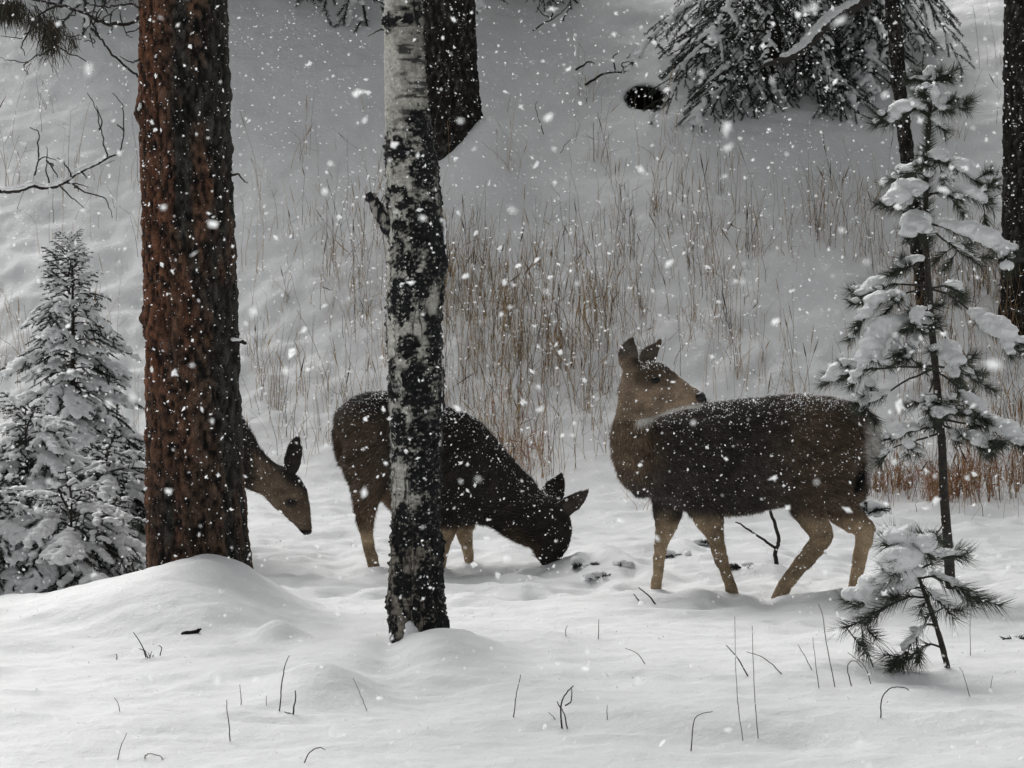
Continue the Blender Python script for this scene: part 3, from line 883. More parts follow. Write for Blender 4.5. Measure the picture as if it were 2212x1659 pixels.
def top_snow(t, base, Ht, seed, s=0.03):
    bl = [(np.asarray(base) + np.array([random.uniform(-0.01, 0.01), random.uniform(-0.01, 0.01), Ht - 0.02 - k * s * 0.9]), (s * (0.6 + 0.12 * k), s * (0.6 + 0.12 * k), s * 0.8)) for k in range(3)]
    V, F = snow_clump(bl, 0.006, seed, 0.004)
    snow_parts(V, F, part, t, 'snow_cap')
# young spruce, left
Yq = 18.6
b = np.array([xw(152, Yq), Yq, Hs(xw(152, Yq), Yq) - 0.05])
ztop = at(152, 500, Yq)[2]
_t = spruce('spruce_tree', b, ztop - b[2], 0.54, 'young snow-laden spruce with a pointed top left of the big pine', SMALL, 125, 31, 0.12)
top_snow(_t, b, ztop - b[2], 5)
# snow-buried small spruces in front of it, lower left
def low_spruce(u, v, Ht, R, label, n, seed, variants=HEAVY, Y=None):
    p = ground_hit(u, v) if Y is None else np.array([xw(u, Y), Y, Hs(xw(u, Y), Y)])
    p[2] -= 0.08
    return spruce('spruce_sapling', p, Ht, R, label, variants, n, seed, 0.05, 'sapling', 'low snow-buried spruces at the lower left', 0, 0.42)
low_spruce(60, 0, 0.66, 0.50, 'broad snow-buried spruce below the pointed spruce at the left edge', 44, 41, Y=17.2)
low_spruce(235, 0, 0.52, 0.42, 'rounded snow-buried spruce sapling touching the left side of the big pine', 38, 42, Y=17.0)
low_spruce(-20, 1265, 0.52, 0.50, 'dark low spruce sapling cut by the left edge above the snow bank', 40, 43)
low_spruce(150, 1255, 0.50, 0.42, 'low spruce sapling with white capped boughs in front of the snow bank', 42, 44)
low_spruce(235, 0, 0.36, 0.30, 'small dark spruce sapling tucked against the foot of the big pine', 26, 45, variants=SMALL, Y=15.7)
# spruces up the slope, top right
p = ground_hit(1665, 165); p[2] -= 0.1
spruce('spruce_tree', p, 7.0, 1.3, 'spruce with drooping snowy boughs hanging over the slope at the top', LONG, 125, 51, 0.03, az=(-2.5, -0.65), tips=False, power=0.6)
p = ground_hit(1845, 60); p[2] -= 0.1
spruce('spruce_tree', p, 6.5, 1.15, 'farther snowy spruce behind the leaning log at top right', LONG, 110, 52, 0.02, az=(-2.5, -0.65), tips=False, power=0.6)
p = ground_hit(1130, -75); p[2] -= 0.1
spruce('spruce_tree', p, 7.0, 1.3, 'spruce whose lowest boughs dip into the top edge right of the dark trunk', LONG, 110, 53, 0.03, tips=False, power=0.6)
p = ground_hit(640, -150); p[2] -= 0.1
spruce('spruce_tree', p, 8.0, 2.2, 'spruce whose bough tips touch the top edge between pine and aspen', LONG, 110, 54, 0.03, tips=False, power=0.6)

p = ground_hit(190, -130); p[2] -= 0.1  # added tree: its crown is here to darken the upper left slope
spruce('spruce_tree', p, 8.0, 2.0, 'spruce added high on the slope to shade the upper left hillside', LONG, 110, 55, 0.03, tips=False, power=0.6)

# ------------------------------------------------------------------ long-needled pine saplings, right
PGREEN = (0.05, 0.06, 0.04)
def pine_branch(t, path, Y, seed, tuft=0.55, needle=0.072, snow=1.0, r0=0.006, per_m=1500, dyend=0.0, sub_n=5, snow_r=0.026, snow_from=None, up=0.15):
    rg = np.random.default_rng(seed)
    n = 14
    P = np.array([at(u, v, Y) for u, v in path]); P = crom(P, n)
    P[:, 1] += dyend * np.linspace(0, 1, n) ** 1.2
    P = wobble(P, 0.004, seed)
    mb = MB()
    V, T, Q = tube(P, np.linspace(r0, 0.0025, n), 6); mb.add(V, T, Q)
    nb = MB()
    k0 = int((1 - tuft) * (n - 1))
    needles_on(nb, P[k0:], per_m, needle, PGREEN, rg, 0.75, 0.0014, 1.0, up)
    subs = []
    for q in range(sub_n):
        k = rg.integers(k0, n - 1); d = (P[-1] - P[k0]); L = np.linalg.norm(d)
        dv = d / L + rg.normal(0, 0.75, 3) * np.array([1, 1, 0.5]); dv /= np.linalg.norm(dv)
        S = P[k] + dv * min(0.16, 0.45 * L + 0.03) * np.linspace(0, 1, 4)[:, None]
        V, T, Q = tube(S, np.linspace(0.003, 0.0018, 4), 5); mb.add(V, T, Q)
        needles_on(nb, S[1:], per_m * 1.1, needle, PGREEN, rg, 0.8, 0.0014, 1.0, up); subs.append(S)
    tipdir = P[-1] - P[-3]; tipdir /= np.linalg.norm(tipdir)
    needles_on(nb, np.stack([P[-1], P[-1] + tipdir * 0.02]), 900, needle, PGREEN, rg, 0.9, 0.0013)
    b = part('branch', mb.mesh('branch', M_WOOD), t)
    sub('needles', nb.mesh('needles', M_NEEDLE, False), b, True)
    if snow > 0:
        bl = []
        a = (1 - tuft) if snow_from is None else snow_from
        for f in np.arange(a, 1.0, 0.04):
            c = np.array([np.interp(f, np.linspace(0, 1, n), P[:, q]) for q in range(3)])
            r = snow_r * rg.uniform(0.7, 1.25) * snow * (0.75 + 0.6 * math.sin(math.pi * min(1, max(0, (f - a) / (1 - a)))))
            bl.append((c + np.array([rg.normal(0, 0.006), rg.normal(0, 0.008), r * 0.62 + 0.006]), (r * 1.3, r * 1.3, r * 0.72)))
        for S in subs:
            for f in (0.4, 0.65, 0.9):
                if rg.random() < 0.7 * snow:
                    r = snow_r * rg.uniform(0.5, 0.85) * snow
                    bl.append((S[0] + (S[-1] - S[0]) * f + np.array([0, 0, r * 0.6 + 0.004]), (r * 1.2, r * 1.2, r * 0.8)))
        V, F = snow_clump(bl, 0.006, seed, 0.0045)
        snow_parts(V, F, sub, b)
    return b
def build_tall_sapling():
    Y = 15.0
    stem = [(2056, 1330), (2050, 1205), (2040, 1080), (2034, 950), (2021, 800), (2006, 620), (2000, 480), (2003, 340), (2010, 220), (2012, 150)]
    P = crom(np.array([at(u, v, Y) for u, v in stem]), 60)
    base = P[0]
    t = thing('pine_sapling', (base[0], Y, Hs(base[0], Y)), 'tall long-needled pine sapling with snow on its boughs beside the standing deer', 'sapling')
    V, T, Q = tube(P, np.linspace(0.026, 0.006, 60), 12); mb = MB()
    V = V + 0.002 * np.stack([fbm(V[:, 0] * 80, V[:, 1] * 80, V[:, 2] * 40, 5 + k, 2) for k in range(3)], 1)
    mb.add(V, T, Q); part('stem', mb.mesh('stem', M_WOOD), t)
    rg = np.random.default_rng(3)
    nb = MB(); needles_on(nb, P[36:], 2200, 0.062, PGREEN, rg, 0.45, 0.0017); part('leader_needles', nb.mesh('needles', M_NEEDLE, False), t, True)
    B = [  # path, dy, opts
        ([(2006, 620), (1960, 632), (1900, 652), (1845, 700)], -0.12, dict(tuft=0.55, snow=0.9)),
        ([(2006, 618), (1930, 615), (1880, 640)], 0.15, dict(tuft=0.6, snow=1.0)),
        ([(2006, 622), (2060, 645), (2120, 700), (2185, 745)], -0.1, dict(tuft=0.42, snow=1.45)),
        ([(2008, 625), (2050, 618), (2085, 640)], 0.2, dict(tuft=0.5, snow=0.8)),
        ([(2008, 640), (1985, 670), (1960, 700)], -0.25, dict(tuft=0.5, snow=0.7)),
        ([(2014, 700), (1965, 708), (1905, 722), (1855, 790)], -0.2, dict(tuft=0.7, snow=1.5, snow_from=0.25)),
        ([(2014, 705), (1975, 720), (1940, 775)], -0.35, dict(tuft=0.5, snow=0.6)),
        ([(2014, 690), (2035, 720), (2045, 770), (2050, 810)], -0.2, dict(tuft=0.5, snow=1.1)),
        ([(2018, 745), (2060, 770), (2100, 800)], 0.25, dict(tuft=0.6, snow=0.5)),
        ([(2022, 795), (1960, 820), (1890, 860), (1850, 872)], -0.15, dict(tuft=0.45, snow=0.8)),
        ([(2020, 790), (1930, 795), (1850, 800), (1785, 832)], 0.05, dict(tuft=0.5, snow=1.2)),
        ([(2022, 800), (2000, 850), (1985, 880)], -0.3, dict(tuft=0.5, snow=0.4)),
        ([(2022, 800), (2060, 830), (2090, 870), (2120, 905)], -0.15, dict(tuft=0.5, snow=0.7)),
        ([(2022, 790), (2080, 800), (2130, 830)], 0.2, dict(tuft=0.6, snow=0.5)),
        ([(2030, 905), (1990, 925), (1945, 930), (1912, 942)], -0.3, dict(tuft=0.5, snow=1.1, per_m=900)),
        ([(2032, 935), (1980, 950), (1930, 965), (1898, 990)], -0.1, dict(tuft=0.25, snow=0.4, per_m=700, sub_n=2)),
        ([(2030, 905), (2035, 900), (2020, 890), (2008, 898)], -0.35, dict(tuft=0.7, snow=1.0)),
        ([(2030, 905), (2090, 915), (2150, 930), (2195, 962)], -0.1, dict(tuft=0.62, snow=1.2)),
        ([(2030, 915), (2080, 940), (2105, 965)], -0.3, dict(tuft=0.6, snow=0.8)),
        ([(2000, 480), (2050, 495), (2110, 520), (2158, 545)], -0.1, dict(tuft=0.75, snow=1.3)),
        ([(2000, 490), (2060, 530), (2120, 570)], 0.1, dict(tuft=0.6, snow=0.4)),
        ([(2000, 480), (1975, 490), (1952, 520)], -0.2, dict(tuft=0.8, snow=1.4)),
        ([(2002, 560), (1970, 570), (1940, 580)], -0.1, dict(tuft=0.8, snow=0.7)),
        ([(2001, 420), (2040, 415), (2090, 425), (2128, 445)], -0.08, dict(tuft=0.8, snow=0.9)),
        ([(2001, 425), (1980, 415), (1950, 425), (1925, 450)], -0.12, dict(tuft=0.8, snow=1.3)),
        ([(2003, 350), (2045, 355), (2090, 375), (2125, 400)], 0.05, dict(tuft=0.75, snow=1.0)),
        ([(2002, 360), (1975, 370), (1945, 385)], 0.15, dict(tuft=0.8, snow=0.9)),
        ([(2003, 350), (2015, 345), (2030, 355)], -0.25, dict(tuft=0.9, snow=0.9)),
        ([(2008, 250), (1975, 235), (1945, 245), (1915, 268)], -0.08, dict(tuft=0.85, snow=0.95)),
        ([(2008, 245), (2035, 225), (2060, 225), (2080, 240)], -0.05, dict(tuft=0.85, snow=0.8)),
        ([(2009, 230), (2000, 215), (1985, 205)], -0.2, dict(tuft=0.9, snow=1.0)),
        ([(2010, 180), (2030, 170), (2045, 165)], -0.05, dict(tuft=0.9, snow=0.4)),
        ([(2010, 180), (1992, 175), (1978, 172)], 0.03, dict(tuft=0.9, snow=0.4)),
        ([(2044, 1130), (2025, 1140), (2000, 1160)], -0.2, dict(tuft=0.3, snow=0.0)),
    ]
    for k, (pth, dy, o) in enumerate(B):
        pine_branch(t, pth, Y, 800 + k, dyend=dy, **o)
    V, F = snow_clump([(at(2012, 150, Y), (0.032, 0.03, 0.025)), (at(2005, 158, Y), (0.025, 0.025, 0.02)), (at(2020, 160, Y), (0.022, 0.025, 0.02)),
                       (at(2008, 690, Y - 0.04), (0.03, 0.025, 0.02)), (at(2012, 893, Y - 0.05), (0.035, 0.03, 0.025)), (at(2006, 370, Y - 0.03), (0.03, 0.03, 0.03))], 0.007, 9)
    snow_parts(V, F, part, t, 'snow_cap')
build_tall_sapling()
def build_small_sapling():
    g = ground_hit(2046, 1442); Y = g[1]
    stem = [(2050, 1460), (2044, 1430), (2028, 1370), (2008, 1310), (1990, 1262), (1972, 1215), (1960, 1165)]
    P = crom(np.array([at(u, v, Y) for u, v in stem]), 40)
    t = thing('pine_sapling', g, 'short leaning pine sapling with shaggy needles and thick snow in the foreground', 'sapling')
    V, T, Q = tube(P, np.linspace(0.013, 0.005, 40), 10); mb = MB()
    V = V + 0.0015 * np.stack([fbm(V[:, 0] * 90, V[:, 1] * 90, V[:, 2] * 50, 8 + k, 2) for k in range(3)], 1)
    mb.add(V, T, Q); part('stem', mb.mesh('stem', M_WOOD), t)
    B = [
        ([(1998, 1290), (1960, 1290), (1910, 1310), (1845, 1345), (1815, 1352)], -0.08, dict(tuft=0.8, snow=0.0, sub_n=5)),
        ([(1992, 1270), (1950, 1275), (1900, 1290), (1860, 1310)], 0.08, dict(tuft=0.8, snow=1.5, snow_r=0.028)),
        ([(2020, 1350), (1995, 1350), (1970, 1375), (1945, 1425)], -0.1, dict(tuft=0.6, snow=0.5, sub_n=3)),
        ([(2035, 1400), (2005, 1392), (1975, 1410), (1930, 1438)], -0.05, dict(tuft=0.75, snow=0.0, sub_n=4)),
        ([(1985, 1250), (2020, 1245), (2060, 1265), (2100, 1290)], -0.05, dict(tuft=0.8, snow=0.5, sub_n=4)),
        ([(1978, 1235), (2010, 1220), (2050, 1205), (2085, 1210)], 0.1, dict(tuft=0.8, snow=0.7, sub_n=3)),
        ([(1990, 1262), (2020, 1290), (2045, 1320)], -0.12, dict(tuft=0.8, snow=0.3, sub_n=3)),
        ([(1972, 1215), (1950, 1220), (1925, 1235)], -0.1, dict(tuft=0.9, snow=1.6, snow_r=0.026)),
        ([(1966, 1190), (1985, 1180), (2000, 1195)], -0.06, dict(tuft=0.9, snow=1.2)),
        ([(1966, 1190), (1948, 1175), (1930, 1180)], 0.0, dict(tuft=0.9, snow=1.4)),
        ([(1985, 1250), (1960, 1250), (1925, 1262)], 0.0, dict(tuft=0.9, snow=1.2)),
    ]
    for k, (pth, dy, o) in enumerate(B):
        o.setdefault('needle', 0.088); o.setdefault('snow_r', 0.021)
        pine_branch(t, pth, Y, 900 + k, dyend=dy, r0=0.005, per_m=850, **o)
    rg = np.random.default_rng(4); nb = MB(); needles_on(nb, P[14:], 600, 0.06, PGREEN, rg, 0.6, 0.0013); part('leader_needles', nb.mesh('needles', M_NEEDLE, False), t, True)
    bl = [(at(1962, 1150, Y), (0.035, 0.035, 0.028)), (at(1950, 1165, Y), (0.035, 0.03, 0.03)), (at(1975, 1165, Y), (0.03, 0.03, 0.03)), (at(1958, 1190, Y - 0.03), (0.04, 0.035, 0.035)), (at(1952, 1215, Y - 0.04), (0.03, 0.03, 0.028)), (at(1968, 1212, Y - 0.03), (0.026, 0.03, 0.025))]
    V, F = snow_clump(bl, 0.006, 12)
    snow_parts(V, F, part, t, 'snow_cap')
build_small_sapling()
# ------------------------------------------------------------------ deer
def Z1(x, y): return ((2300 + x / 1.3823) / 1.8228, (1250 + y / 1.3823) / 1.8228)
def Z2(x, y): return ((1250 + x / 1.8435) / 1.8228, (1450 + y / 1.8435) / 1.8228)
def Z3(x, y): return ((900 + x / 2.5525) / 1.8228, (1500 + y / 2.5525) / 1.8228)
def loft(S, rings=28, n=24, hint=(0, 1, 0), sq=1.0):
    """S rows: x, y, z, r (in the plane), w (across). Closed shell with rounded ends."""
    S = crom(np.asarray(S, float), rings)
    C, r, w = S[:, :3], np.maximum(S[:, 3], 0.003), np.maximum(S[:, 4], 0.003)
    T = np.gradient(C, axis=0); T /= np.linalg.norm(T, axis=1, keepdims=True) + 1e-9
    h = np.asarray(hint, float)
    B = h - T * (T @ h)[:, None]; B /= np.linalg.norm(B, axis=1, keepdims=True) + 1e-9
    N = np.cross(B, T)
    C = np.concatenate([C[:1] - T[:1] * r[0] * 0.5, C, C[-1:] + T[-1:] * r[-1] * 0.5])
    r = np.concatenate([[r[0] * 0.6], r, [r[-1] * 0.6]]); w = np.concatenate([[w[0] * 0.6], w, [w[-1] * 0.6]])
    N = np.concatenate([N[:1], N, N[-1:]]); B = np.concatenate([B[:1], B, B[-1:]])
    th = np.arange(n) * 2 * np.pi / n
    V = (C[:, None] + N[:, None] * (r[:, None] * np.cos(th))[..., None] + B[:, None] * (w[:, None] * np.sin(th))[..., None]).reshape(-1, 3)
    m = len(C)
    i = np.arange(m - 1)[:, None] * n; j = np.arange(n)[None]; k = (j + 1) % n
    Q = np.stack([i + j, i + k, i + n + k, i + n + j], -1).reshape(-1, 4)
    V = np.concatenate([V, C[:1] - (C[1] - C[0]) * 0.3, C[-1:] + (C[-1] - C[-2]) * 0.3])
    a = len(V) - 2; e = (m - 1) * n
    Tr = np.array([(a, (q + 1) % n, q) for q in range(n)] + [(a + 1, e + q, e + (q + 1) % n) for q in range(n)])
    return V, Tr, Q
class DeerShape:
    def __init__(self, Z, Y, scale):
        self.Z, self.Y, self.s = Z, Y, Y / FPX / (scale * 1.8228)
        self.V = []; self.T = []; self.Q = []; self.n = 0
    def pt(self, x, y, dy=0.0):
        u, v = self.Z(x, y); return at(u, v, self.Y + dy)
    def add(self, rows, **k):
        """rows: x, y, r (crop px), w (m), dy (m)"""
        S = [list(self.pt(x, y, dy)) + [r * self.s, w] for x, y, r, w, dy in rows]
        self.raw(S, **k)
    def raw(self, S, **k):
        V, T, Q = loft(S, **k)
        self.V.append(V); self.T.append(T + self.n); self.Q.append(Q + self.n); self.n += len(V)
    def fuse(self, voxel=0.0085, it=5):
        return remesh(np.concatenate(self.V), [np.concatenate(self.T), np.concatenate(self.Q)], voxel, it)
def seg_d(px, py, pts):
    """distance in crop px to a polyline"""
    d = np.full(px.shape, 1e9)
    for (ax, ay), (bx, by) in zip(pts[:-1], pts[1:]):
        vx, vy = bx - ax, by - ay
        t = np.clip(((px - ax) * vx + (py - ay) * vy) / (vx * vx + vy * vy), 0, 1)
        d = np.minimum(d, np.hypot(px - ax - t * vx, py - ay - t * vy))
    return d
def finish_deer(t, ds, colour, flow, length, n_hair, seed, dust, inv):
    V, F, N = ds.fuse()
    # shaggy relief
    nz = fbm(V[:, 0] * 30, V[:, 1] * 30, V[:, 2] * 30, seed, 3)
    V = V + N * (0.0035 * nz)[:, None]
    u, v = proj(V); zx, zy = inv(u, v)
    c = colour(zx, zy, V, N) * np.clip(1.08 + 0.4 * fbm(V[:, 0] * 22, V[:, 1] * 22, V[:, 2] * 34, seed + 5, 3) + 0.3 * fbm(V[:, 0] * 5, V[:, 1] * 5, V[:, 2] * 6, seed + 6, 2), 0.3, 2)[:, None]
    body = part('body', mesh_from('deer_body', V, F, M_COAT, np.clip(c, 0.002, 0.8)), t)
    # guard hairs
    rg = np.random.default_rng(seed)
    tri = np.concatenate([np.concatenate([f[:, [0, 1, 2]], f[:, [0, 2, 3]]]) if f.shape[1] == 4 else f for f in F])
    A, B_, C_ = V[tri[:, 0]], V[tri[:, 1]], V[tri[:, 2]]
    ar = np.linalg.norm(np.cross(B_ - A, C_ - A), axis=1)
    k = rg.choice(len(tri), n_hair, p=ar / ar.sum())
    r1 = np.sqrt(rg.random(n_hair))[:, None]; r2 = rg.random(n_hair)[:, None]
    P = A[k] * (1 - r1) + B_[k] * r1 * (1 - r2) + C_[k] * r1 * r2
    Nn = N[tri[k]].mean(1); Nn /= np.linalg.norm(Nn, axis=1, keepdims=True) + 1e-9
    cc = c[tri[k, 0]]
    u, v = proj(P); zx, zy = inv(u, v)
    D = flow(zx, zy, P)
    D = D - Nn * (D * Nn).sum(1, keepdims=True); D /= np.linalg.norm(D, axis=1, keepdims=True) + 1e-9
    D = D + Nn * rg.uniform(0.15, 0.6, (n_hair, 1)) + rg.normal(0, 0.22, (n_hair, 3)); D /= np.linalg.norm(D, axis=1, keepdims=True)
    L = length(zx, zy) * rg.uniform(0.6, 1.2, n_hair)
    S = np.cross(D, Nn) + rg.normal(0, 0.2, (n_hair, 3)); S /= np.linalg.norm(S, axis=1, keepdims=True) + 1e-9
    w = 0.0013
    Vh = np.stack([P - S * w - Nn * 0.002, P + S * w - Nn * 0.002, P + D * L[:, None]], 1).reshape(-1, 3)
    ch = np.clip(cc[:, None] * np.array([0.75, 0.75, 1.3])[None, :, None] * np.where(rg.random((n_hair, 1, 1)) < 0.28, 2.6, 1.0) * rg.uniform(0.6, 1.4, (n_hair, 1, 1)), 0.002, 0.8).reshape(-1, 3)
    sub('fur', mesh_from('deer_fur', Vh, np.arange(3 * n_hair).reshape(-1, 3), M_FUR, ch, False), body, True)
    # flakes lying in the coat
    m = dust
    k = rg.choice(len(tri), m * 6, p=ar / ar.sum())
    Pd = A[k]; Nd = N[tri[k, 0]]; u, v = proj(Pd); zx, zy = inv(u, v)
    w_ = np.clip(Nd[:, 2], 0, 1) ** 2.2 + 0.05
    w_ = w_ * (0.4 + np.clip(fbm(Pd[:, 0] * 9, Pd[:, 1] * 9, Pd[:, 2] * 9, seed + 9, 2), 0, 1) * 1.4)
    keep = rg.random(len(k)) < w_
    Pd, Nd = Pd[keep][:m], Nd[keep][:m]
    sub('snow_dusting', mesh_from('snow_dusting', *flake_tris(Pd + Nd * 0.009, rg.uniform(0.0018, 0.0052, len(Pd)), rg), M_FLAKE, None, False), body, True)
    return body
def small_ball(t, name, c, r, mat, body):
    iv, it = ico()
    V = iv * np.asarray(r) + np.asarray(c)
    return sub(name, mesh_from(name, V, it, mat), body)
def unit(a):
    return np.asarray(a, float) / np.linalg.norm(a)
DARK = np.array([0.030, 0.026, 0.023]); BRN = np.array([0.125, 0.090, 0.062]); TAN = np.array([0.30, 0.225, 0.145]); WHT = np.array([0.50, 0.48, 0.44]); BLK = np.array([0.006, 0.006, 0.006])
def lerp(c, d, m):
    return c * (1 - m[:, None]) + d * m[:, None]

def build_standing_deer():
    Y = 15.2
    ds = DeerShape(Z1, Y, 1.3823)
    ds.add([(1545, 720, 105, .085, 0), (1490, 690, 200, .155, 0), (1390, 690, 252, .19, 0), (1200, 712, 295, .195, 0), (1000, 738, 306, .205, 0), (800, 765, 314, .21, 0), (620, 772, 298, .195, 0), (450, 782, 250, .17, 0), (325, 812, 190, .14, 0), (250, 845, 110, .09, 0)], rings=40)
    ds.add([(400, 830, 190, .14, 0), (310, 740, 165, .13, -.04), (272, 650, 132, .11, -.08), (275, 560, 112, .095, -.11), (278, 470, 95, .085, -.13), (280, 390, 92, .08, -.14), (290, 320, 80, .07, -.15)], rings=26)
    ds.add([(262, 310, 80, .055, -.15), (310, 350, 118, .072, -.16), (380, 378, 132, .075, -.17), (450, 402, 112, .066, -.18), (520, 424, 84, .052, -.19), (580, 440, 62, .043, -.2), (625, 448, 46, .038, -.205), (648, 452, 30, .028, -.21)], rings=26)
    ds.add([(300, 470, 90, .06, -.15), (380, 490, 60, .055, -.165), (470, 480, 40, .04, -.18), (560, 475, 28, .03, -.19)], rings=14)
    ds.add([(250, 275, 44, .03, -.17), (241, 225, 56, .02, -.185), (243, 180, 52, .017, -.19), (252, 145, 38, .015, -.19), (262, 118, 18, .012, -.19), (267, 104, 8, .01, -.19)], rings=16)
    ds.add([(335, 255, 42, .03, -.12), (350, 212, 48, .02, -.1), (374, 178, 38, .017, -.09), (398, 148, 22, .013, -.08), (412, 126, 11, .01, -.08), (418, 116, 7, .009, -.08)], rings=16)
    fz = .105
    ds.add([(465, 930, 110, .07, .09), (455, 1060, 82, .05, fz), (445, 1140, 62, .036, fz), (422, 1215, 44, .028, fz), (410, 1300, 35, .023, fz), (404, 1380, 33, .022, fz), (393, 1450, 31, .022, fz), (386, 1540, 33, .024, fz)])
    ds.add([(620, 900, 140, .08, -.08), (665, 1050, 98, .062, -fz), (695, 1135, 70, .042, -fz), (720, 1210, 47, .03, -fz), (742, 1300, 41, .025, -fz), (768, 1380, 33, .022, -fz), (793, 1450, 33, .022, -fz), (822, 1560, 34, .024, -fz)])
    ds.add([(1330, 760, 190, .10, -.07), (1265, 930, 175, .095, -.09), (1225, 1020, 125, .07, -fz), (1248, 1095, 82, .048, -fz), (1285, 1160, 66, .036, -fz), (1288, 1210, 60, .031, -fz), (1232, 1285, 52, .026, -fz), (1166, 1365, 45, .024, -fz), (1106, 1440, 40, .024, -fz), (1065, 1510, 40, .026, -fz), (1035, 1575, 36, .026, -fz)])
    ds.add([(1285, 1150, 40, .03, -fz), (1325, 1178, 32, .026, -fz), (1350, 1190, 14, .018, -fz)], rings=8)
    ds.add([(1400, 780, 170, .09, .06), (1405, 930, 140, .085, .09), (1400, 1030, 105, .062, fz), (1455, 1095, 78, .042, fz), (1515, 1145, 60, .034, fz), (1522, 1210, 50, .028, fz), (1502, 1300, 42, .024, fz), (1484, 1400, 37, .023, fz), (1467, 1480, 36, .024, fz), (1452, 1570, 36, .026, fz)])
    ds.add([(1520, 1110, 36, .03, fz), (1558, 1135, 30, .024, fz), (1582, 1150, 12, .016, fz)], rings=8)
    ds.add([(1540, 610, 55, .05, 0), (1568, 690, 46, .045, 0), (1556, 770, 36, .035, 0), (1520, 840, 26, .024, -.01), (1495, 890, 20, .018, -.03), (1482, 922, 8, .01, -.03)], rings=14)
    def inv(u, v): return ((u * 1.8228 - 2300) * 1.3823, (v * 1.8228 - 1250) * 1.3823)
    def colour(x, y, V, N):
        c = np.tile(DARK * 1.15, (len(x), 1))
        jn = 40 * fbm(V[:, 0] * 9, V[:, 1] * 9, V[:, 2] * 9, 71, 2)
        c = lerp(c, np.array([0.075, 0.055, 0.040]), sstep(900, 1300, x + jn))                    # haunch browner
        neck = sstep(470, 320, x + jn * 0.9) * sstep(980, 800, y + jn) * (V[:, 1] < Y + 0.02 + 0.3)
        c = lerp(c, BRN * 0.95, neck)
        c = lerp(c, TAN, sstep(1040, 1190, y + jn))                                               # lower legs
        c = lerp(c, TAN * 0.7, sstep(1060, 1180, y + jn) * (V[:, 1] < Y) * 0.8)
        head = (V[:, 1] < Y - 0.02) & (y < 620) & (x < 670)
        hd = sstep(580, 540, y) * sstep(665, 640, x) * np.where((x > 400) & (y > 420), sstep(-0.09, -0.13, V[:, 1] - Y), sstep(0.0, -0.06, V[:, 1] - Y))
        hd = hd * (y < np.where(x > 330, 578 - (x - 300) * 0.265, 700)) * (seg_d(x, y, [(250, 200), (270, 330), (290, 420), (290, 500), (420, 420), (640, 450)]) < 150)
        fc = np.tile(np.array([0.19, 0.142, 0.10]), (len(x), 1))
        fc = lerp(fc, np.array([0.07, 0.054, 0.04]), sstep(60, 20, seg_d(x, y, [(300, 235), (400, 245), (480, 300)])))
        fc = lerp(fc, np.array([0.085, 0.064, 0.046]), sstep(70, 30, seg_d(x, y, [(320, 335), (400, 325), (440, 335)])))
        fc = lerp(fc, np.array([0.085, 0.072, 0.06]), sstep(250, 190, y + 0 * x) * 1.0)
        c = lerp(c, fc, hd.astype(float))
        wl = sstep(30, 8, seg_d(x, y, [(300, 578), (400, 545), (500, 512), (600, 492), (645, 486)]) + jn * 0.25) * np.where(x > 380, V[:, 1] < Y - 0.11, V[:, 1] < Y - 0.06)
        c = lerp(c, WHT * 0.85, wl)
        c = lerp(c, BLK, sstep(40, 24, np.hypot((x - 640) / 1.0, (y - 432))) * (V[:, 1] < Y - 0.1))
        rump = sstep(1505, 1545, x + 0.3 * jn) * sstep(930, 840, y) * sstep(520, 600, y)
        c = lerp(c, WHT * 0.9, rump)
        c = lerp(c, BLK, sstep(36, 18, seg_d(x, y, [(1500, 860), (1482, 925)])) * (x > 1440))
        return c
    tail = unit((1, 0, -0.5))
    def flow(x, y, P):
        D = np.tile(tail, (len(x), 1))
        hm = (y < 560) & (x < 660) & (P[:, 1] < Y - 0.03)
        D[hm] = unit((-0.9, 0.1, 0.1))
        nm = (x < 400) & (y > 480) & ~hm
        D[nm] = unit((-0.2, 0.0, -1))
        D[y > 1050] = unit((0.15, 0, -1))
        return D
    def length(x, y):
        L = np.full(x.shape, 0.026)
        L = np.where(y > 1080, 0.009, L)
        L = np.where((y < 560) & (x < 660), 0.011, L)
        L = np.where((x > 1500) & (y < 950), 0.034, L)
        return L
    base = ds.pt(850, 1490)
    t = thing('mule_deer', (base[0], Y, Hs(base[0], Y)), 'standing deer looking back over its shoulder, right of the aspen', 'deer', 'three deer in the snow')
    body = finish_deer(t, ds, colour, flow, length, 90000, 1001, 5200, inv)
    small_ball(t, 'eye', ds.pt(388, 342, -.253), (0.022, 0.014, 0.0155), M_EYE, body)
    small_ball(t, 'eye', ds.pt(388, 342, -.088), (0.022, 0.014, 0.0155), M_EYE, body)
    small_ball(t, 'nose', ds.pt(632, 434, -.215), (0.027, 0.040, 0.026), M_NOSE, body)
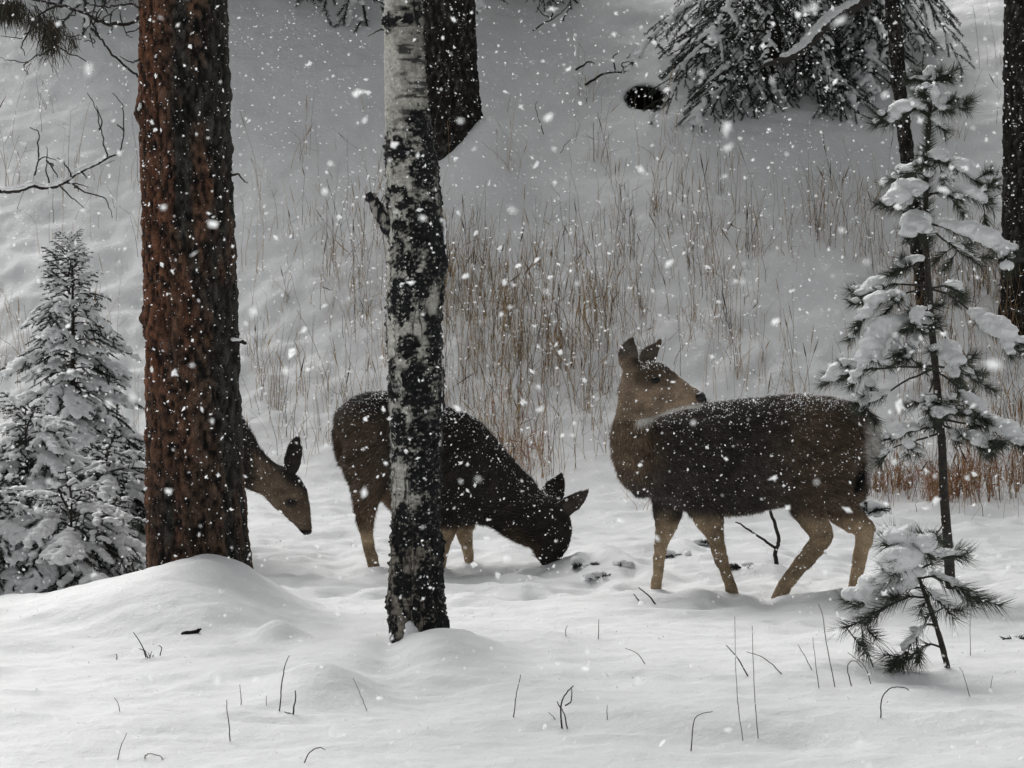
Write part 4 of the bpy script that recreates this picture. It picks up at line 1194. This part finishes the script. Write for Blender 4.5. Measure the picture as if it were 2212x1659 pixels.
def build_grazing_deer():
    Y = 16.25
    ds = DeerShape(Z2, Y, 1.8435)
    ds.add([(150, 470, 60, .05, 0), (178, 460, 165, .105, 0), (215, 460, 226, .14, 0), (270, 466, 278, .17, 0), (360, 480, 314, .185, 0), (500, 505, 338, .195, 0), (650, 560, 368, .205, 0), (800, 630, 385, .21, 0), (950, 715, 400, .205, 0), (1080, 790, 362, .185, 0), (1180, 850, 310, .165, 0), (1270, 905, 250, .13, 0)], rings=40)
    ds.add([(1130, 800, 330, .165, 0), (1260, 880, 270, .135, -.02), (1370, 950, 238, .115, -.04), (1470, 1035, 215, .10, -.06), (1560, 1110, 195, .095, -.08), (1630, 1170, 165, .085, -.09)], rings=24)
    ds.add([(1655, 1010, 120, .07, -.09), (1672, 1100, 160, .08, -.1), (1682, 1190, 168, .08, -.11), (1688, 1280, 145, .068, -.12), (1690, 1350, 108, .052, -.12), (1700, 1410, 76, .042, -.12), (1708, 1450, 60, .038, -.12), (1712, 1476, 44, .03, -.12)], rings=24)
    ds.add([(1665, 1000, 62, .04, -.07), (1695, 930, 85, .02, -.02), (1725, 870, 84, .014, 0), (1755, 815, 52, .011, .01), (1772, 770, 14, .007, .01)], rings=16)
    ds.add([(1745, 1070, 55, .035, -.13), (1800, 1018, 66, .018, -.17), (1865, 970, 62, .013, -.19), (1925, 922, 42, .011, -.2), (1968, 888, 12, .007, -.2)], rings=16)
    ds.add([(1050, 1000, 120, .07, .07), (1060, 1130, 85, .05, .09), (1072, 1220, 58, .034, .09), (1092, 1320, 42, .026, .09), (1106, 1410, 34, .023, .09), (1113, 1470, 32, .023, .09), (1117, 1560, 34, .025, .09)])
    ds.add([(960, 1000, 120, .07, -.07), (955, 1140, 70, .045, -.09), (935, 1250, 45, .028, -.09), (908, 1370, 35, .023, -.09), (892, 1480, 33, .023, -.09), (885, 1560, 33, .025, -.09)])
    ds.add([(350, 640, 190, .10, -.07), (372, 790, 160, .095, -.09), (362, 900, 118, .065, -.1), (350, 990, 90, .046, -.1), (345, 1060, 75, .036, -.1), (347, 1130, 61, .031, -.1), (360, 1220, 49, .026, -.1), (380, 1320, 44, .024, -.1), (404, 1420, 45, .025, -.1), (425, 1540, 45, .027, -.1)])
    ds.add([(460, 660, 180, .10, .07), (530, 830, 140, .085, .09), (590, 950, 95, .055, .1), (640, 1040, 70, .038, .1), (640, 1120, 58, .031, .1), (640, 1250, 44, .025, .1), (648, 1400, 38, .023, .1), (655, 1560, 40, .026, .1)])
    ds.add([(170, 440, 50, .05, 0), (155, 520, 42, .042, 0), (165, 620, 34, .032, 0), (178, 700, 18, .02, 0)], rings=12)
    def inv(u, v): return ((u * 1.8228 - 1250) * 1.8435, (v * 1.8228 - 1450) * 1.8435)
    def colour(x, y, V, N):
        jn = 50 * fbm(V[:, 0] * 9, V[:, 1] * 9, V[:, 2] * 9, 81, 2)
        c = np.tile(DARK * 0.85, (len(x), 1))
        c = lerp(c, np.array([0.085, 0.063, 0.046]), sstep(640, 330, x + jn) * sstep(230, 420, y + jn))
        c = lerp(c, BRN, sstep(820, 960, y + jn) * (x < 800))
        c = lerp(c, TAN, sstep(1120, 1230, y + jn * 0.6) * (x < 1200))
        c = lerp(c, TAN * 1.0, sstep(1080, 1150, y + jn) * (x < 1200) * (x > 800) * (V[:, 1] > Y + 0.03))
        c = lerp(c, BRN * 0.55, sstep(120, 40, seg_d(x, y, [(1420, 1240), (1540, 1340)])))
        c = lerp(c, np.array([0.06, 0.05, 0.042]), sstep(60, 30, seg_d(x, y, [(1830, 1010), (1950, 910)])) * 0.8)
        c = lerp(c, BLK, sstep(1420, 1460, y) * (x > 1500))
        return c
    def flow(x, y, P):
        D = np.tile(unit((-0.7, 0, -0.6)), (len(x), 1))
        D[(x > 1150)] = unit((-0.8, 0, 0.1))
        D[(x > 1150) & (y < 900)] = unit((0.1, 0, 0.4))
        D[(y > 1050) & (x < 1200)] = unit((0, 0, -1))
        return D
    def length(x, y):
        L = np.full(x.shape, 0.03)
        L = np.where((y > 1150) & (x < 1200), 0.010, L)
        L = np.where(x > 1600, 0.013, L)
        return L
    base = ds.pt(700, 1450)
    t = thing('mule_deer', (base[0], Y, Hs(base[0], Y)), 'dark deer grazing head down behind the aspen trunk', 'deer', 'three deer in the snow')
    body = finish_deer(t, ds, colour, flow, length, 90000, 1002, 3200, inv)
    small_ball(t, 'eye', ds.pt(1790, 1220, -.155), (0.011, 0.011, 0.012), M_EYE, body)
    small_ball(t, 'eye', ds.pt(1720, 1225, -.178), (0.012, 0.010, 0.012), M_EYE, body)
    small_ball(t, 'nose', ds.pt(1712, 1470, -.125), (0.024, 0.032, 0.016), M_NOSE, body)
def build_hidden_deer():
    Y = 16.0
    ds = DeerShape(Z3, Y, 2.5525)
    def body_at(y, z):
        return [xw(428, y), y, z]
    ds.raw([body_at(16.12, .70) + [.15, .12], body_at(16.22, .70) + [.20, .155], body_at(16.4, .69) + [.225, .18], body_at(16.65, .68) + [.225, .19], body_at(16.9, .70) + [.225, .18], body_at(17.1, .72) + [.2, .16], body_at(17.2, .73) + [.12, .09]], hint=(1, 0, 0), rings=30)
    ds.add([(-160, 480, 300, .15, .35), (-70, 560, 290, .135, .22), (30, 680, 265, .115, .1), (130, 800, 232, .10, .04), (240, 890, 200, .09, 0), (350, 960, 178, .08, 0), (450, 1010, 170, .075, 0)], rings=26)
    ds.add([(440, 960, 150, .07, 0), (520, 1050, 190, .08, 0), (590, 1135, 200, .08, 0), (650, 1225, 172, .07, 0), (700, 1315, 128, .056, 0), (740, 1395, 94, .045, 0), (770, 1460, 72, .04, 0), (785, 1515, 58, .034, 0)], rings=24)
    ds.add([(640, 900, 62, .035, -.04), (645, 820, 82, .02, -.06), (655, 740, 88, .014, -.07), (668, 660, 76, .012, -.07), (688, 595, 46, .01, -.07), (704, 553, 14, .007, -.07)], rings=16)
    ds.add([(620, 900, 60, .035, .06), (630, 820, 80, .02, .1), (645, 740, 84, .014, .12), (660, 670, 70, .012, .13), (680, 610, 40, .01, .13), (694, 572, 14, .007, .13)], rings=16)
    for sx, y in ((-1, 16.3), (1, 16.3), (-1, 17.05), (1, 17.05)):
        x0 = xw(428, y) + sx * 0.085
        rows = [[x0, y, .60, .08, .06], [x0, y, .42, .045, .04], [x0, y + .02, .30, .03, .028], [x0, y, .15, .024, .022], [x0, y, .02, .022, .022], [x0, y, -.1, .022, .022]]
        ds.raw(rows, hint=(1, 0, 0))
    def inv(u, v): return ((u * 1.8228 - 900) * 2.5525, (v * 1.8228 - 1500) * 2.5525)
    def colour(x, y, V, N):
        jn = 40 * fbm(V[:, 0] * 9, V[:, 1] * 9, V[:, 2] * 9, 91, 2)
        c = np.tile(DARK * 0.9, (len(x), 1))
        hd = (V[:, 1] < Y + 0.25)
        f = sstep(60, 150, (0.78 * (y - 700) - 0.62 * (x - 390)) + jn) * sstep(200, 330, x) * hd
        c = lerp(c, np.array([0.15, 0.112, 0.08]), f)
        c = lerp(c, np.array([0.135, 0.10, 0.072]), sstep(1190, 1290, y + jn) * (x > 350) * hd)
        c = lerp(c, np.array([0.16, 0.13, 0.10]), sstep(70, 20, seg_d(x, y, [(380, 1250), (560, 1410)])) * hd * 0.6)
        c = lerp(c, DARK * 1.6, sstep(62, 25, seg_d(x, y, [(610, 1222), (650, 1226)])) * hd)
        c = lerp(c, BLK, sstep(1475, 1515, y) * (x > 600) * hd)
        c = lerp(c, TAN, sstep(0.42, 0.3, V[:, 2]) * (V[:, 1] > Y + 0.2))
        return c
    def flow(x, y, P):
        D = np.tile(unit((-0.3, 0.5, -0.6)), (len(x), 1))
        D[P[:, 1] < Y + 0.25] = unit((-0.5, 0, 0.75))
        return D
    def length(x, y):
        L = np.full(x.shape, 0.028)
        return np.where(x > 430, 0.012, L)
    t = thing('mule_deer', (xw(428, 16.7), 16.7, Hs(xw(428, 16.7), 16.7)), 'deer hidden behind the big pine, only lowered head and neck showing', 'deer', 'three deer in the snow')
    body = finish_deer(t, ds, colour, flow, length, 60000, 1003, 2200, inv)
    small_ball(t, 'eye', ds.pt(628, 1222, -.078), (0.013, 0.010, 0.012), M_EYE, body)
    small_ball(t, 'eye', ds.pt(628, 1222, .078), (0.013, 0.010, 0.012), M_EYE, body)
    small_ball(t, 'nose', ds.pt(790, 1515, 0), (0.024, 0.03, 0.016), M_NOSE, body)
build_standing_deer()
build_grazing_deer()
build_hidden_deer()
# ------------------------------------------------------------------ leaning snowy log, fallen branches, dead sapling
def Z7(x, y): return (1097.2 + x / 2.5204, y / 2.5204)
def build_log():
    g = ground_hit(1675, 150); Y = g[1] - 1.5
    pth = [Z7(1390, 358), Z7(1500, 325), Z7(1600, 275), Z7(1700, 175), Z7(1790, 90), Z7(1900, 25), Z7(2030, -60), Z7(2200, -190)]
    P = crom(np.array([at(u, v, Y) for u, v in pth]), 60)
    P[:, 1] += np.linspace(-0.1, 0.9, 60)
    R = np.interp(np.linspace(0, 1, 60), [0, 0.15, 0.4, 1], [0.012, 0.03, 0.04, 0.05])
    V, T, Q = tube(P, R, 14)
    V = V + 0.006 * np.stack([fbm(V[:, 0] * 30, V[:, 1] * 30, V[:, 2] * 30, k, 3) for k in range(3)], 1)
    t = thing('leaning_log', P[4], 'bare slanting log with a thick strip of snow, lodged across the spruce boughs', 'log')
    mb = MB(); mb.add(V, T, Q); part('log', mb.mesh('log', M_WOOD), t)
    bl = []
    for f in np.arange(0.14, 1.0, 0.012):
        c = np.array([np.interp(f, np.linspace(0, 1, 60), P[:, q]) for q in range(3)]); r = 0.042 * random.uniform(0.8, 1.1) * min(1, 0.35 + f * 2)
        bl.append((c + np.array([-0.006, -0.004, np.interp(f, np.linspace(0, 1, 60), R) * 0.7 + r * 0.25]), (r, r * 1.0, r * 0.85)))
    V, F = snow_clump(bl, 0.010, 21, 0.006)
    snow_parts(V, F, part, t)
build_log()
def fallen(paths, label, Y=None, gv=None, snow=True, r0=0.008, seed=0, lift=0.0):
    u0, v0 = paths[0][0] if not isinstance(paths[0], tuple) else paths[0][0][0]
    g = ground_hit(*(gv or (u0, v0)))
    Yy = (g[1] - 0.05) if Y is None else Y
    t = thing('fallen_branch', g, label, 'branch', 'dead branches on the slope')
    part('branch', twig_mesh(paths, M_TWIG, r0, 0.003, 6, 0.006, Yy, seed, 0.05), t)
    if snow:
        main = paths[0][0] if isinstance(paths[0], tuple) else paths[0]
        P = crom(np.array([at(u, v, Yy) for u, v in main]), 22)
        bl = [(p + np.array([0, 0, 0.012]), (0.016, 0.02, 0.011)) for p in P[4:] if random.random() < 0.75]
        V, F = snow_clump(bl, 0.007, seed, 0.003); snow_parts(V, F, part, t)
fallen([([Z7(420, 465), Z7(470, 430), Z7(540, 395), Z7(650, 385), Z7(690, 310)], 0.012, 0.005), [Z7(590, 390), Z7(570, 320), Z7(600, 290)], [Z7(640, 385), Z7(620, 350), Z7(660, 330)]], 'crooked dead branch lying above left of the black burrow', seed=501, gv=Z7(560, 440))
fallen([([Z7(370, 380), Z7(410, 355), Z7(445, 338), Z7(470, 350)], 0.010, 0.004)], 'short dark twig left of the crooked dead branch', seed=502, gv=Z7(380, 420), snow=False)
fallen([([Z7(135, 165), Z7(190, 130), Z7(240, 105), Z7(300, 60), Z7(345, 5)], 0.007, 0.003), [Z7(240, 105), Z7(190, 75), Z7(160, 35)], [Z7(235, 95), Z7(240, 60), Z7(210, 25)], [Z7(300, 115), Z7(320, 70), Z7(345, 30)]], 'forked bare branch near the top edge right of the dark trunk', seed=503, gv=Z7(200, 260), snow=False)
fallen([([Z7(195, 730), Z7(165, 640), Z7(150, 580), Z7(160, 550)], 0.004, 0.002)], 'thin bent twig below the forked branch on the slope', seed=504, gv=Z7(195, 735), snow=False)
fallen([([Z7(285, 835), Z7(310, 790), Z7(350, 750)], 0.003, 0.002)], 'small slanting twig above the tall grass right of the dark trunk', seed=505, gv=Z7(285, 840), snow=False)

def build_dead_sapling():
    Y = 14.2
    x0 = xw(-95, Y)
    t = thing('dead_sapling', (x0, Y, Hs(x0, Y)), 'bare branch with a line of snow reaching in from the left edge', 'dead tree')
    P = wobble(np.linspace([x0, Y, Hs(x0, Y) - 0.1], [x0 - 0.06, Y + 0.05, 2.9], 20), 0.02, 7)
    V, T, Q = tube(P, np.linspace(0.03, 0.008, 20), 9); mb = MB(); mb.add(V, T, Q); part('stem', mb.mesh('stem', M_WOOD), t)
    main = sc8([(-290, 1180), (-120, 1235), (0, 1250), (60, 1255), (140, 1245), (220, 1215), (260, 1230), (340, 1225), (420, 1195), (500, 1130), (600, 1085), (700, 1035), (775, 1000)])
    paths = [(main, 0.010, 0.004)] + [sc8(p) for p in (
        [(770, 1003), (775, 975), (805, 880), (810, 740), (790, 680), (745, 610)], [(705, 1030), (700, 980), (665, 900), (640, 790), (610, 690), (575, 610)], [(655, 850), (662, 780), (625, 690)], [(800, 850), (780, 825), (765, 810)],
        [(320, 1225), (300, 1120), (310, 1040), (310, 960)], [(215, 1145), (260, 1050), (310, 1030), (370, 1045)], [(310, 1050), (350, 1120), (375, 1160)], [(262, 1045), (255, 940), (240, 860), (200, 835)], [(465, 1155), (440, 1080), (370, 1025)], [(340, 1070), (355, 1080), (330, 1090)],
        [(390, 1210), (460, 1285), (560, 1360)], [(430, 1195), (500, 1200), (590, 1225)], [(480, 1202), (540, 1250), (670, 1295), (720, 1360), (740, 1420)], [(530, 1120), (580, 1170)], [(480, 1225), (510, 1215), (520, 1250)])]
    b = part('branch', twig_mesh(paths, M_TWIG, 0.0042, 0.0016, 6, 0.003, Y, 551, 0.06), t)
    Pm = crom(np.array([at(u, v, Y) for u, v in main]), 70)
    Pm[:, 1] += 0.06 * fbm(np.linspace(0, 72 * 0.17, 70), np.zeros(70), 0, 551, 2)
    bl = [(p + np.array([0, 0, 0.012]), (0.013, 0.013, 0.009)) for k, p in enumerate(Pm) if k < 64]
    V, F = snow_clump(bl, 0.005, 31, 0.003); snow_parts(V, F, sub, b)
build_dead_sapling()

# ------------------------------------------------------------------ snow-covered sprigs around the deer
def sprig(u, v, label, seed, n=5, size=0.09, snow=3, spread=1.0, snow_r=0.028, dy=0.0):
    rg = np.random.default_rng(seed)
    g = ground_hit(u, v); g = g + np.array([0, dy, 0])
    t = thing('conifer_sprig', g, label, 'sprig', 'sprigs poking from the snow by the deer')
    for k in range(n + 4):
        a = rg.uniform(0, 2 * math.pi); el = rg.uniform(0.15, 0.8)
        d = np.array([math.cos(a) * spread, math.sin(a) * 0.6, el]); d /= np.linalg.norm(d)
        L = size * rg.uniform(0.7, 1.3)
        P = g + np.array([0, 0, -0.01]) + d * L * np.linspace(0, 1, 5)[:, None] + np.array([0, 0, -0.4 * L]) * (np.linspace(0, 1, 5)[:, None]) ** 2
        mb = MB(); V, T, Q = tube(P, np.linspace(0.004, 0.002, 5), 5); mb.add(V, T, Q, (0.02, 0.018, 0.016))
        needles_on(mb, P[1:], 700, 0.026, (0.014, 0.017, 0.014), rg, 0.7, 0.0024)
        part('shoot', mb.mesh('shoot', M_NEEDLE, False), t)
    if snow:
        bl = [(g + np.array([rg.normal(0, size * 0.6), rg.normal(0.02, size * 0.3), rg.uniform(-0.015, size * 0.3)]), (snow_r * rg.uniform(0.8, 1.7), snow_r * 1.2, snow_r * rg.uniform(0.6, 1))) for _ in range(snow)]
        V, F = snow_clump(bl, 0.008, seed, 0.005); snow_parts(V, F, part, t)
sprig(1265, 1222, 'dark sprig under a snow cap just right of the grazing deer nose', 1201, 5, 0.07, 5)
sprig(1300, 1245, 'small dark sprig in the snow below the capped one', 1202, 4, 0.05, 3)
sprig(1345, 1222, 'two-shoot sprig left of the standing deer front legs', 1203, 4, 0.05, 4)
sprig(1452, 1200, 'tiny sprig beside the standing deer far front leg', 1204, 3, 0.05, 2)
sprig(1605, 1225, 'drooping sprig on the snow between the standing deer legs', 1205, 7, 0.08, 2, 1.4)
sprig(1720, 1185, 'needled sprig behind the bent stem under the deer belly', 1206, 9, 0.10, 0, 1.8, dy=0.6)
sprig(1890, 1120, 'snowy sprig behind the standing deer hind leg', 1207, 9, 0.16, 8, 1.0, 0.035, 0.4)
sprig(1780, 1215, 'small sprig between the standing deer hind legs', 1209, 4, 0.06, 2, 1.2, dy=0.3)
sprig(1545, 1190, 'low snow-capped sprig behind the standing deer near front leg', 1210, 5, 0.07, 5, 1.2, dy=0.5)
sprig(2195, 1380, 'dark sprig on the snow at the right edge', 1208, 3, 0.05, 1)
def bent_stem():
    Y = 16.0
    g = np.array([xw(1680, Y), Y, Hs(xw(1680, Y), Y)])
    t = thing('bent_stem', g, 'dark bent stem standing under the belly of the standing deer', 'stem')
    part('stem', twig_mesh([([(1678, 1225), (1676, 1190), (1682, 1165), (1672, 1130), (1664, 1105)], 0.012, 0.008), ([(1676, 1185), (1640, 1160), (1605, 1135), (1590, 1127)], 0.008, 0.003)], M_TWIG, Y=Y, seed=571), t)
bent_stem()

# ------------------------------------------------------------------ single stems in the foreground snow
def A4(*p): return [(x / 2.0, 1207 + y / 2.0) for x, y in p]
def A5(*p): return [(1106 + x / 2.0, 1207 + y / 2.0) for x, y in p]
STEMS = [
    (A4((1205, 662), (1218, 540), (1230, 470), (1248, 420)), [], 'tall budded stem left of the rounded snow bump by the aspen', 0.0022),
    (A4((1268, 672), (1270, 640), (1277, 610), (1275, 570)), [A4((1290, 682), (1255, 672), (1228, 660))], 'short dark stem with a twig lying at its foot, before the snow bump', 0.003),
    (A4((993, 790), (990, 720), (980, 650), (978, 610)), [], 'thin upright stem left of the budded one', 0.002),
    (A4((508, 866), (525, 810), (545, 755)), [], 'slanting stem near the bottom edge at the left', 0.0016),
    (A4((625, 862), (630, 848), (655, 840), (690, 855), (715, 884)), [A4((700, 880), (697, 862))], 'low arched stem at the bottom edge under the big pine', 0.0018),
    (A4((1310, 882), (1340, 835), (1380, 815), (1405, 822)), [], 'arched stem at the bottom edge left of the aspen', 0.002),
    (A4((632, 428), (612, 375), (575, 318)), [A4((640, 428), (625, 400), (600, 388)), A4((690, 420), (698, 385), (682, 376)), A4((650, 425), (640, 405)), A4((645, 428), (655, 402)), A4((660, 425), (665, 405))], 'tuft of curled dark twigs on the snow below the black gap', 0.0026),
    (A4((502, 438), (504, 425), (499, 412)), [], 'tiny dark twig left of the curled tuft', 0.0026),
    (A4((520, 660), (510, 630), (495, 600)), [], 'faint short stem in the snow below the curled tuft', 0.0014),
    (A4((1587, 658), (1560, 590), (1525, 515)), [], 'faint leaning stem on the rounded bump left of the aspen foot', 0.0013),
    (A4((1042, 632), (1040, 590), (1034, 545)), [], 'short faint stem between the upright stem and the budded stem', 0.0016),
    (A4((1150, 638), (1150, 590)), [], 'very short faint stem just left of the budded stem', 0.0014),
    (A5((6, 690), (12, 640), (20, 580), (38, 500)), [], 'upright stem in the snow right of the aspen foot', 0.002),
    (A5((218, 738), (210, 640), (235, 580), (265, 550)), [A5((245, 764), (228, 680), (212, 645)), A5((230, 634), (256, 612), (258, 560)), A5((212, 650), (195, 618))], 'looped dark twig standing in the foreground below the right-hand snow', 0.003),
    (A5((192, 697), (175, 680), (158, 664)), [], 'small slanted stem left of the looped twig', 0.0015),
    (A5((773, 832), (785, 705), (815, 670), (865, 658)), [], 'stem bent over at the top near the bottom edge', 0.002),
    (A5((1592, 686), (1600, 600), (1640, 558), (1690, 555), (1715, 569)), [], 'hooked stem below the short pine sapling', 0.0022),
    (A5((998, 790), (980, 650), (968, 500), (962, 250)), [], 'left of the two very tall hair-thin stems', 0.0014),
    (A5((1066, 786), (1050, 620), (1042, 450), (1036, 290)), [], 'right of the two very tall hair-thin stems', 0.0015),
    (A5((1025, 512), (975, 430), (925, 375)), [], 'dark leaning stem crossing the tall hair-thin stems', 0.0026),
    (A5((1168, 492), (1090, 430), (1015, 403)), [], 'low slanting stem right of the crossing stem', 0.002),
    (A5((1300, 482), (1265, 420), (1235, 370)), [], 'leaning stem left of the short pine sapling', 0.0016),
    (A5((1325, 556), (1310, 440), (1300, 340)), [], 'thin upright stem left of the short pine sapling', 0.0015),
    (A5((1395, 552), (1365, 400), (1340, 240), (1325, 195)), [], 'tall thin stem leaning left beside the short pine sapling', 0.0018),
    (A5((412, 700), (410, 630)), [], 'short faint stem right of the looped twig', 0.0015),
    (A5((372, 345), (375, 262)), [], 'upright stem in the snow right of the aspen trunk', 0.0018),
    (A5((235, 338), (232, 305), (240, 288)), [], 'small curled stem left of that upright stem by the aspen', 0.0016),
    (A5((1468, 550), (1450, 470), (1475, 440), (1515, 470)), [A5((1550, 540), (1520, 460), (1450, 405))], 'curled stems under the left boughs of the short pine sapling', 0.002),
    (A5((1562, 466), (1540, 410), (1522, 365)), [], 'dark stem against the lowest bough of the short pine sapling', 0.0024),
    (A5((580, 455), (540, 410), (490, 385)), [], 'arched faint stem in the middle of the right-hand snow', 0.0016),
    (A5((625, 198), (590, 160), (545, 125)), [], 'dark slanted twig on the snow left of the standing deer feet', 0.004),
    (A5((555, 184), (525, 152)), [], 'shorter dark twig beside the slanted one', 0.0035),
    (A5((1978, 595), (1950, 500), (1935, 470)), [], 'faint leaning stem below right of the short pine sapling', 0.0013),
    (A5((2065, 558), (2078, 505)), [], 'short faint stem at the lower right', 0.0013),
    (A5((1982, 420), (1980, 330), (1978, 250)), [], 'thin upright stem right of the short pine sapling', 0.0014),
]
for k, (main, more, label, r) in enumerate(STEMS):
    g = ground_hit(*main[0])
    t = thing('dry_stem', g, label, 'stem', 'single stems poking through the foreground snow')
    pm = [main[0]] + list(main[1:])
    pm[0] = (pm[0][0], pm[0][1] + 3)
    part('stem', twig_mesh([(pm, r * 1.1, r * 0.6)] + [(m, r * 0.9, r * 0.5) for m in more], M_TWIG if r > 0.0021 else M_TANSTEM, Y=g[1], seed=2000 + 7 * k, wob=0.0015, dyamp=0.01), t)
def dark_gap():
    g = ground_hit(412, 1368)
    pts = [(390, 1371), (400, 1368), (413, 1369), (425, 1364), (434, 1359)]
    P = crom(np.array([at(u, v, g[1] - 0.005) for u, v in pts]), 16)
    V, T, Q = tube(P, 0.002 + 0.0105 * np.sin(np.linspace(0.08, 3.0, 16)) ** 1.3, 10)
    V = V + 0.003 * np.stack([fbm(V[:, 0] * 90, V[:, 1] * 90, V[:, 2] * 90, k, 2) for k in range(3)], 1)
    t = thing('gap_sliver', g, 'solid black sliver standing in for the dark gap in the snow bank', 'log')
    mb = MB(); mb.add(V, T, Q); part('bark', mb.mesh('bark', M_EARTH), t)  # near-black solid piece in place of a gap's darkness
dark_gap()

# ------------------------------------------------------------------ dry grass of the slope (uncountable)
def build_grass():
    rg = np.random.default_rng(55)
    mb = MB()
    N = 8000
    X = rg.uniform(-6.5, 6.5, N * 4); Y = rg.uniform(19.0, 26.6, N * 4)
    U = 1106 + FPX * X / Y
    dens = 0.5 + 0.9 * fbm(X * 0.9, Y * 0.9, 0, 91, 3)
    zv = H(X, Y)
    _, V_ = proj(np.stack([X, Y, zv], 1))
    dens = dens * (0.08 + 0.92 * sstep(300, 560, V_ - 0.10 * (U - 1400))) * (0.22 + 0.78 * sstep(480, 1050, U)) * sstep(1150, 1040, V_)
    dens += 1.6 * np.exp(-((U - 1130) / 55) ** 2 - ((V_ - 1010) / 45) ** 2) + 3.0 * np.exp(-((U - 2040) / 170) ** 2 - ((V_ - 1060) / 24) ** 2) + 0.5 * np.exp(-((U - 620) / 60) ** 2 - ((V_ - 930) / 60) ** 2)
    keep = np.nonzero(rg.random(len(X)) < np.clip(dens, 0, 1) * 0.8)[0]; keep = keep[rg.permutation(len(keep))[:N]]
    thick = np.nonzero(dens > 1.2)[0]; thick = np.concatenate([rg.choice(thick[U[thick] < 1500], 450), rg.choice(thick[U[thick] > 1500], 1500)]); keep = np.concatenate([keep, thick])
    # two thirds of the stems gather into tussocks
    seeds = keep[:650]; dense = set(thick.tolist())
    kd = keep[650:]
    for q in range(len(kd)):
        if kd[q] not in dense and rg.random() < 0.66:
            a = seeds[rg.integers(len(seeds))]; sp = rg.uniform(0.02, 0.09)
            X[kd[q]] = X[a] + rg.normal(0, sp); Y[kd[q]] = Y[a] + rg.normal(0, sp)
    zv = H(X[keep], Y[keep]); tmp = np.zeros(len(X)); tmp[keep] = zv; zv = tmp
    U[keep] = 1106 + FPX * X[keep] / Y[keep]
    for i in keep:
        x, y = X[i], Y[i]
        red = math.exp(-((U[i] - 2020) / 170) ** 2 - ((V_[i] - 1055) / 30) ** 2) + 0.7 * math.exp(-((U[i] - 1130) / 70) ** 2 - ((V_[i] - 1010) / 50) ** 2)
        short = rg.random() < 0.5
        h = rg.uniform(0.07, 0.24) if short else rg.uniform(0.22, 0.62)
        if red > 0.35: h = rg.uniform(0.08, 0.26)
        lean = rg.normal(0, 0.16 if not short else 0.35, 2)
        n = 4 if short else 6
        t_ = np.linspace(0, 1, n)[:, None]
        P = np.array([x, y, zv[i] - 0.02]) + np.array([0, 0, h]) * t_ + np.array([lean[0], lean[1] * 0.6, 0]) * h * t_ ** 1.6
        if rg.random() < 0.3:
            kk = rg.integers(n // 2, n); ang = rg.normal(0, 0.8)
            P[kk:] += np.array([math.sin(ang) * 0.12, 0, -0.06]) * (np.arange(n - kk)[:, None] / 2.0)
        P[1:] += rg.normal(0, 0.004, (n - 1, 3))
        r = rg.uniform(0.0011, 0.0024)
        V, T, Q = tube(P, np.linspace(r, r * 0.5, n), 3, False)
        pick = rg.random()
        c = np.array([0.40, 0.275, 0.135]) if pick < 0.55 else (np.array([0.17, 0.115, 0.062]) if pick < 0.85 else np.array([0.045, 0.037, 0.03]))
        if red > 0.25 and rg.random() < 0.8: c = np.array([0.36, 0.185, 0.095])
        mb.add(V, None, Q, c * rg.uniform(0.7, 1.25))
        if not short and rg.random() < 0.25:                                # seed head
            V, T, Q = tube(np.stack([P[-2], (P[-2] + P[-1]) / 2, P[-1] + (P[-1] - P[-2]) * 0.3]), np.array([r * 0.6, r * 2.2, r * 0.5]), 4, False); mb.add(V, None, Q, c * 0.9)
        if not short and rg.random() < 0.35:
            for q in range(rg.integers(1, 4)):
                p = P[rg.integers(1, n)]
                d = np.array([rg.normal(0, 0.7), rg.normal(0, 0.4), rg.uniform(0.2, 1)]); d *= rg.uniform(0.03, 0.11) / np.linalg.norm(d)
                V, T, Q = tube(np.stack([p, p + d * 0.5, p + d + rg.normal(0, 0.006, 3)]), np.array([r * 0.7, r * 0.6, r * 0.4]), 3, False)
                mb.add(V, None, Q, c)
    link('dry_grass', mb.mesh('dry_grass', M_GRASS), kind='stuff', label='thin tan and rust dry grass standing over the snowy slope', category='grass')
build_grass()

# ------------------------------------------------------------------ falling snow (uncountable), filling the air of the clearing
def build_snowfall():
    rg = np.random.default_rng(66)
    n = 115000
    P = np.stack([rg.uniform(-6, 6, n), rg.uniform(1.6, 21, n), rg.uniform(0, 5.2, n)], 1)
    P = P[P[:, 2] > H(P[:, 0], P[:, 1]) + 0.03]
    R = 0.0020 + 0.0050 * rg.random(len(P)) ** 2.8
    m = 650                                                                 # big loose flakes drifting close by
    P2 = np.stack([rg.uniform(-1.6, 1.6, m), rg.uniform(1.5, 5.5, m), rg.uniform(0.7, 2.6, m)], 1)
    P = np.concatenate([P, P2]); R = np.concatenate([R, rg.uniform(0.002, 0.0042, m)])
    V, F = flake_tris(P, R, rg)
    link('falling_snow', mesh_from('falling_snow', V, F, M_FLAKE, None, False), kind='stuff', label='loose white flakes falling through the air everywhere', category='snow')
build_snowfall()
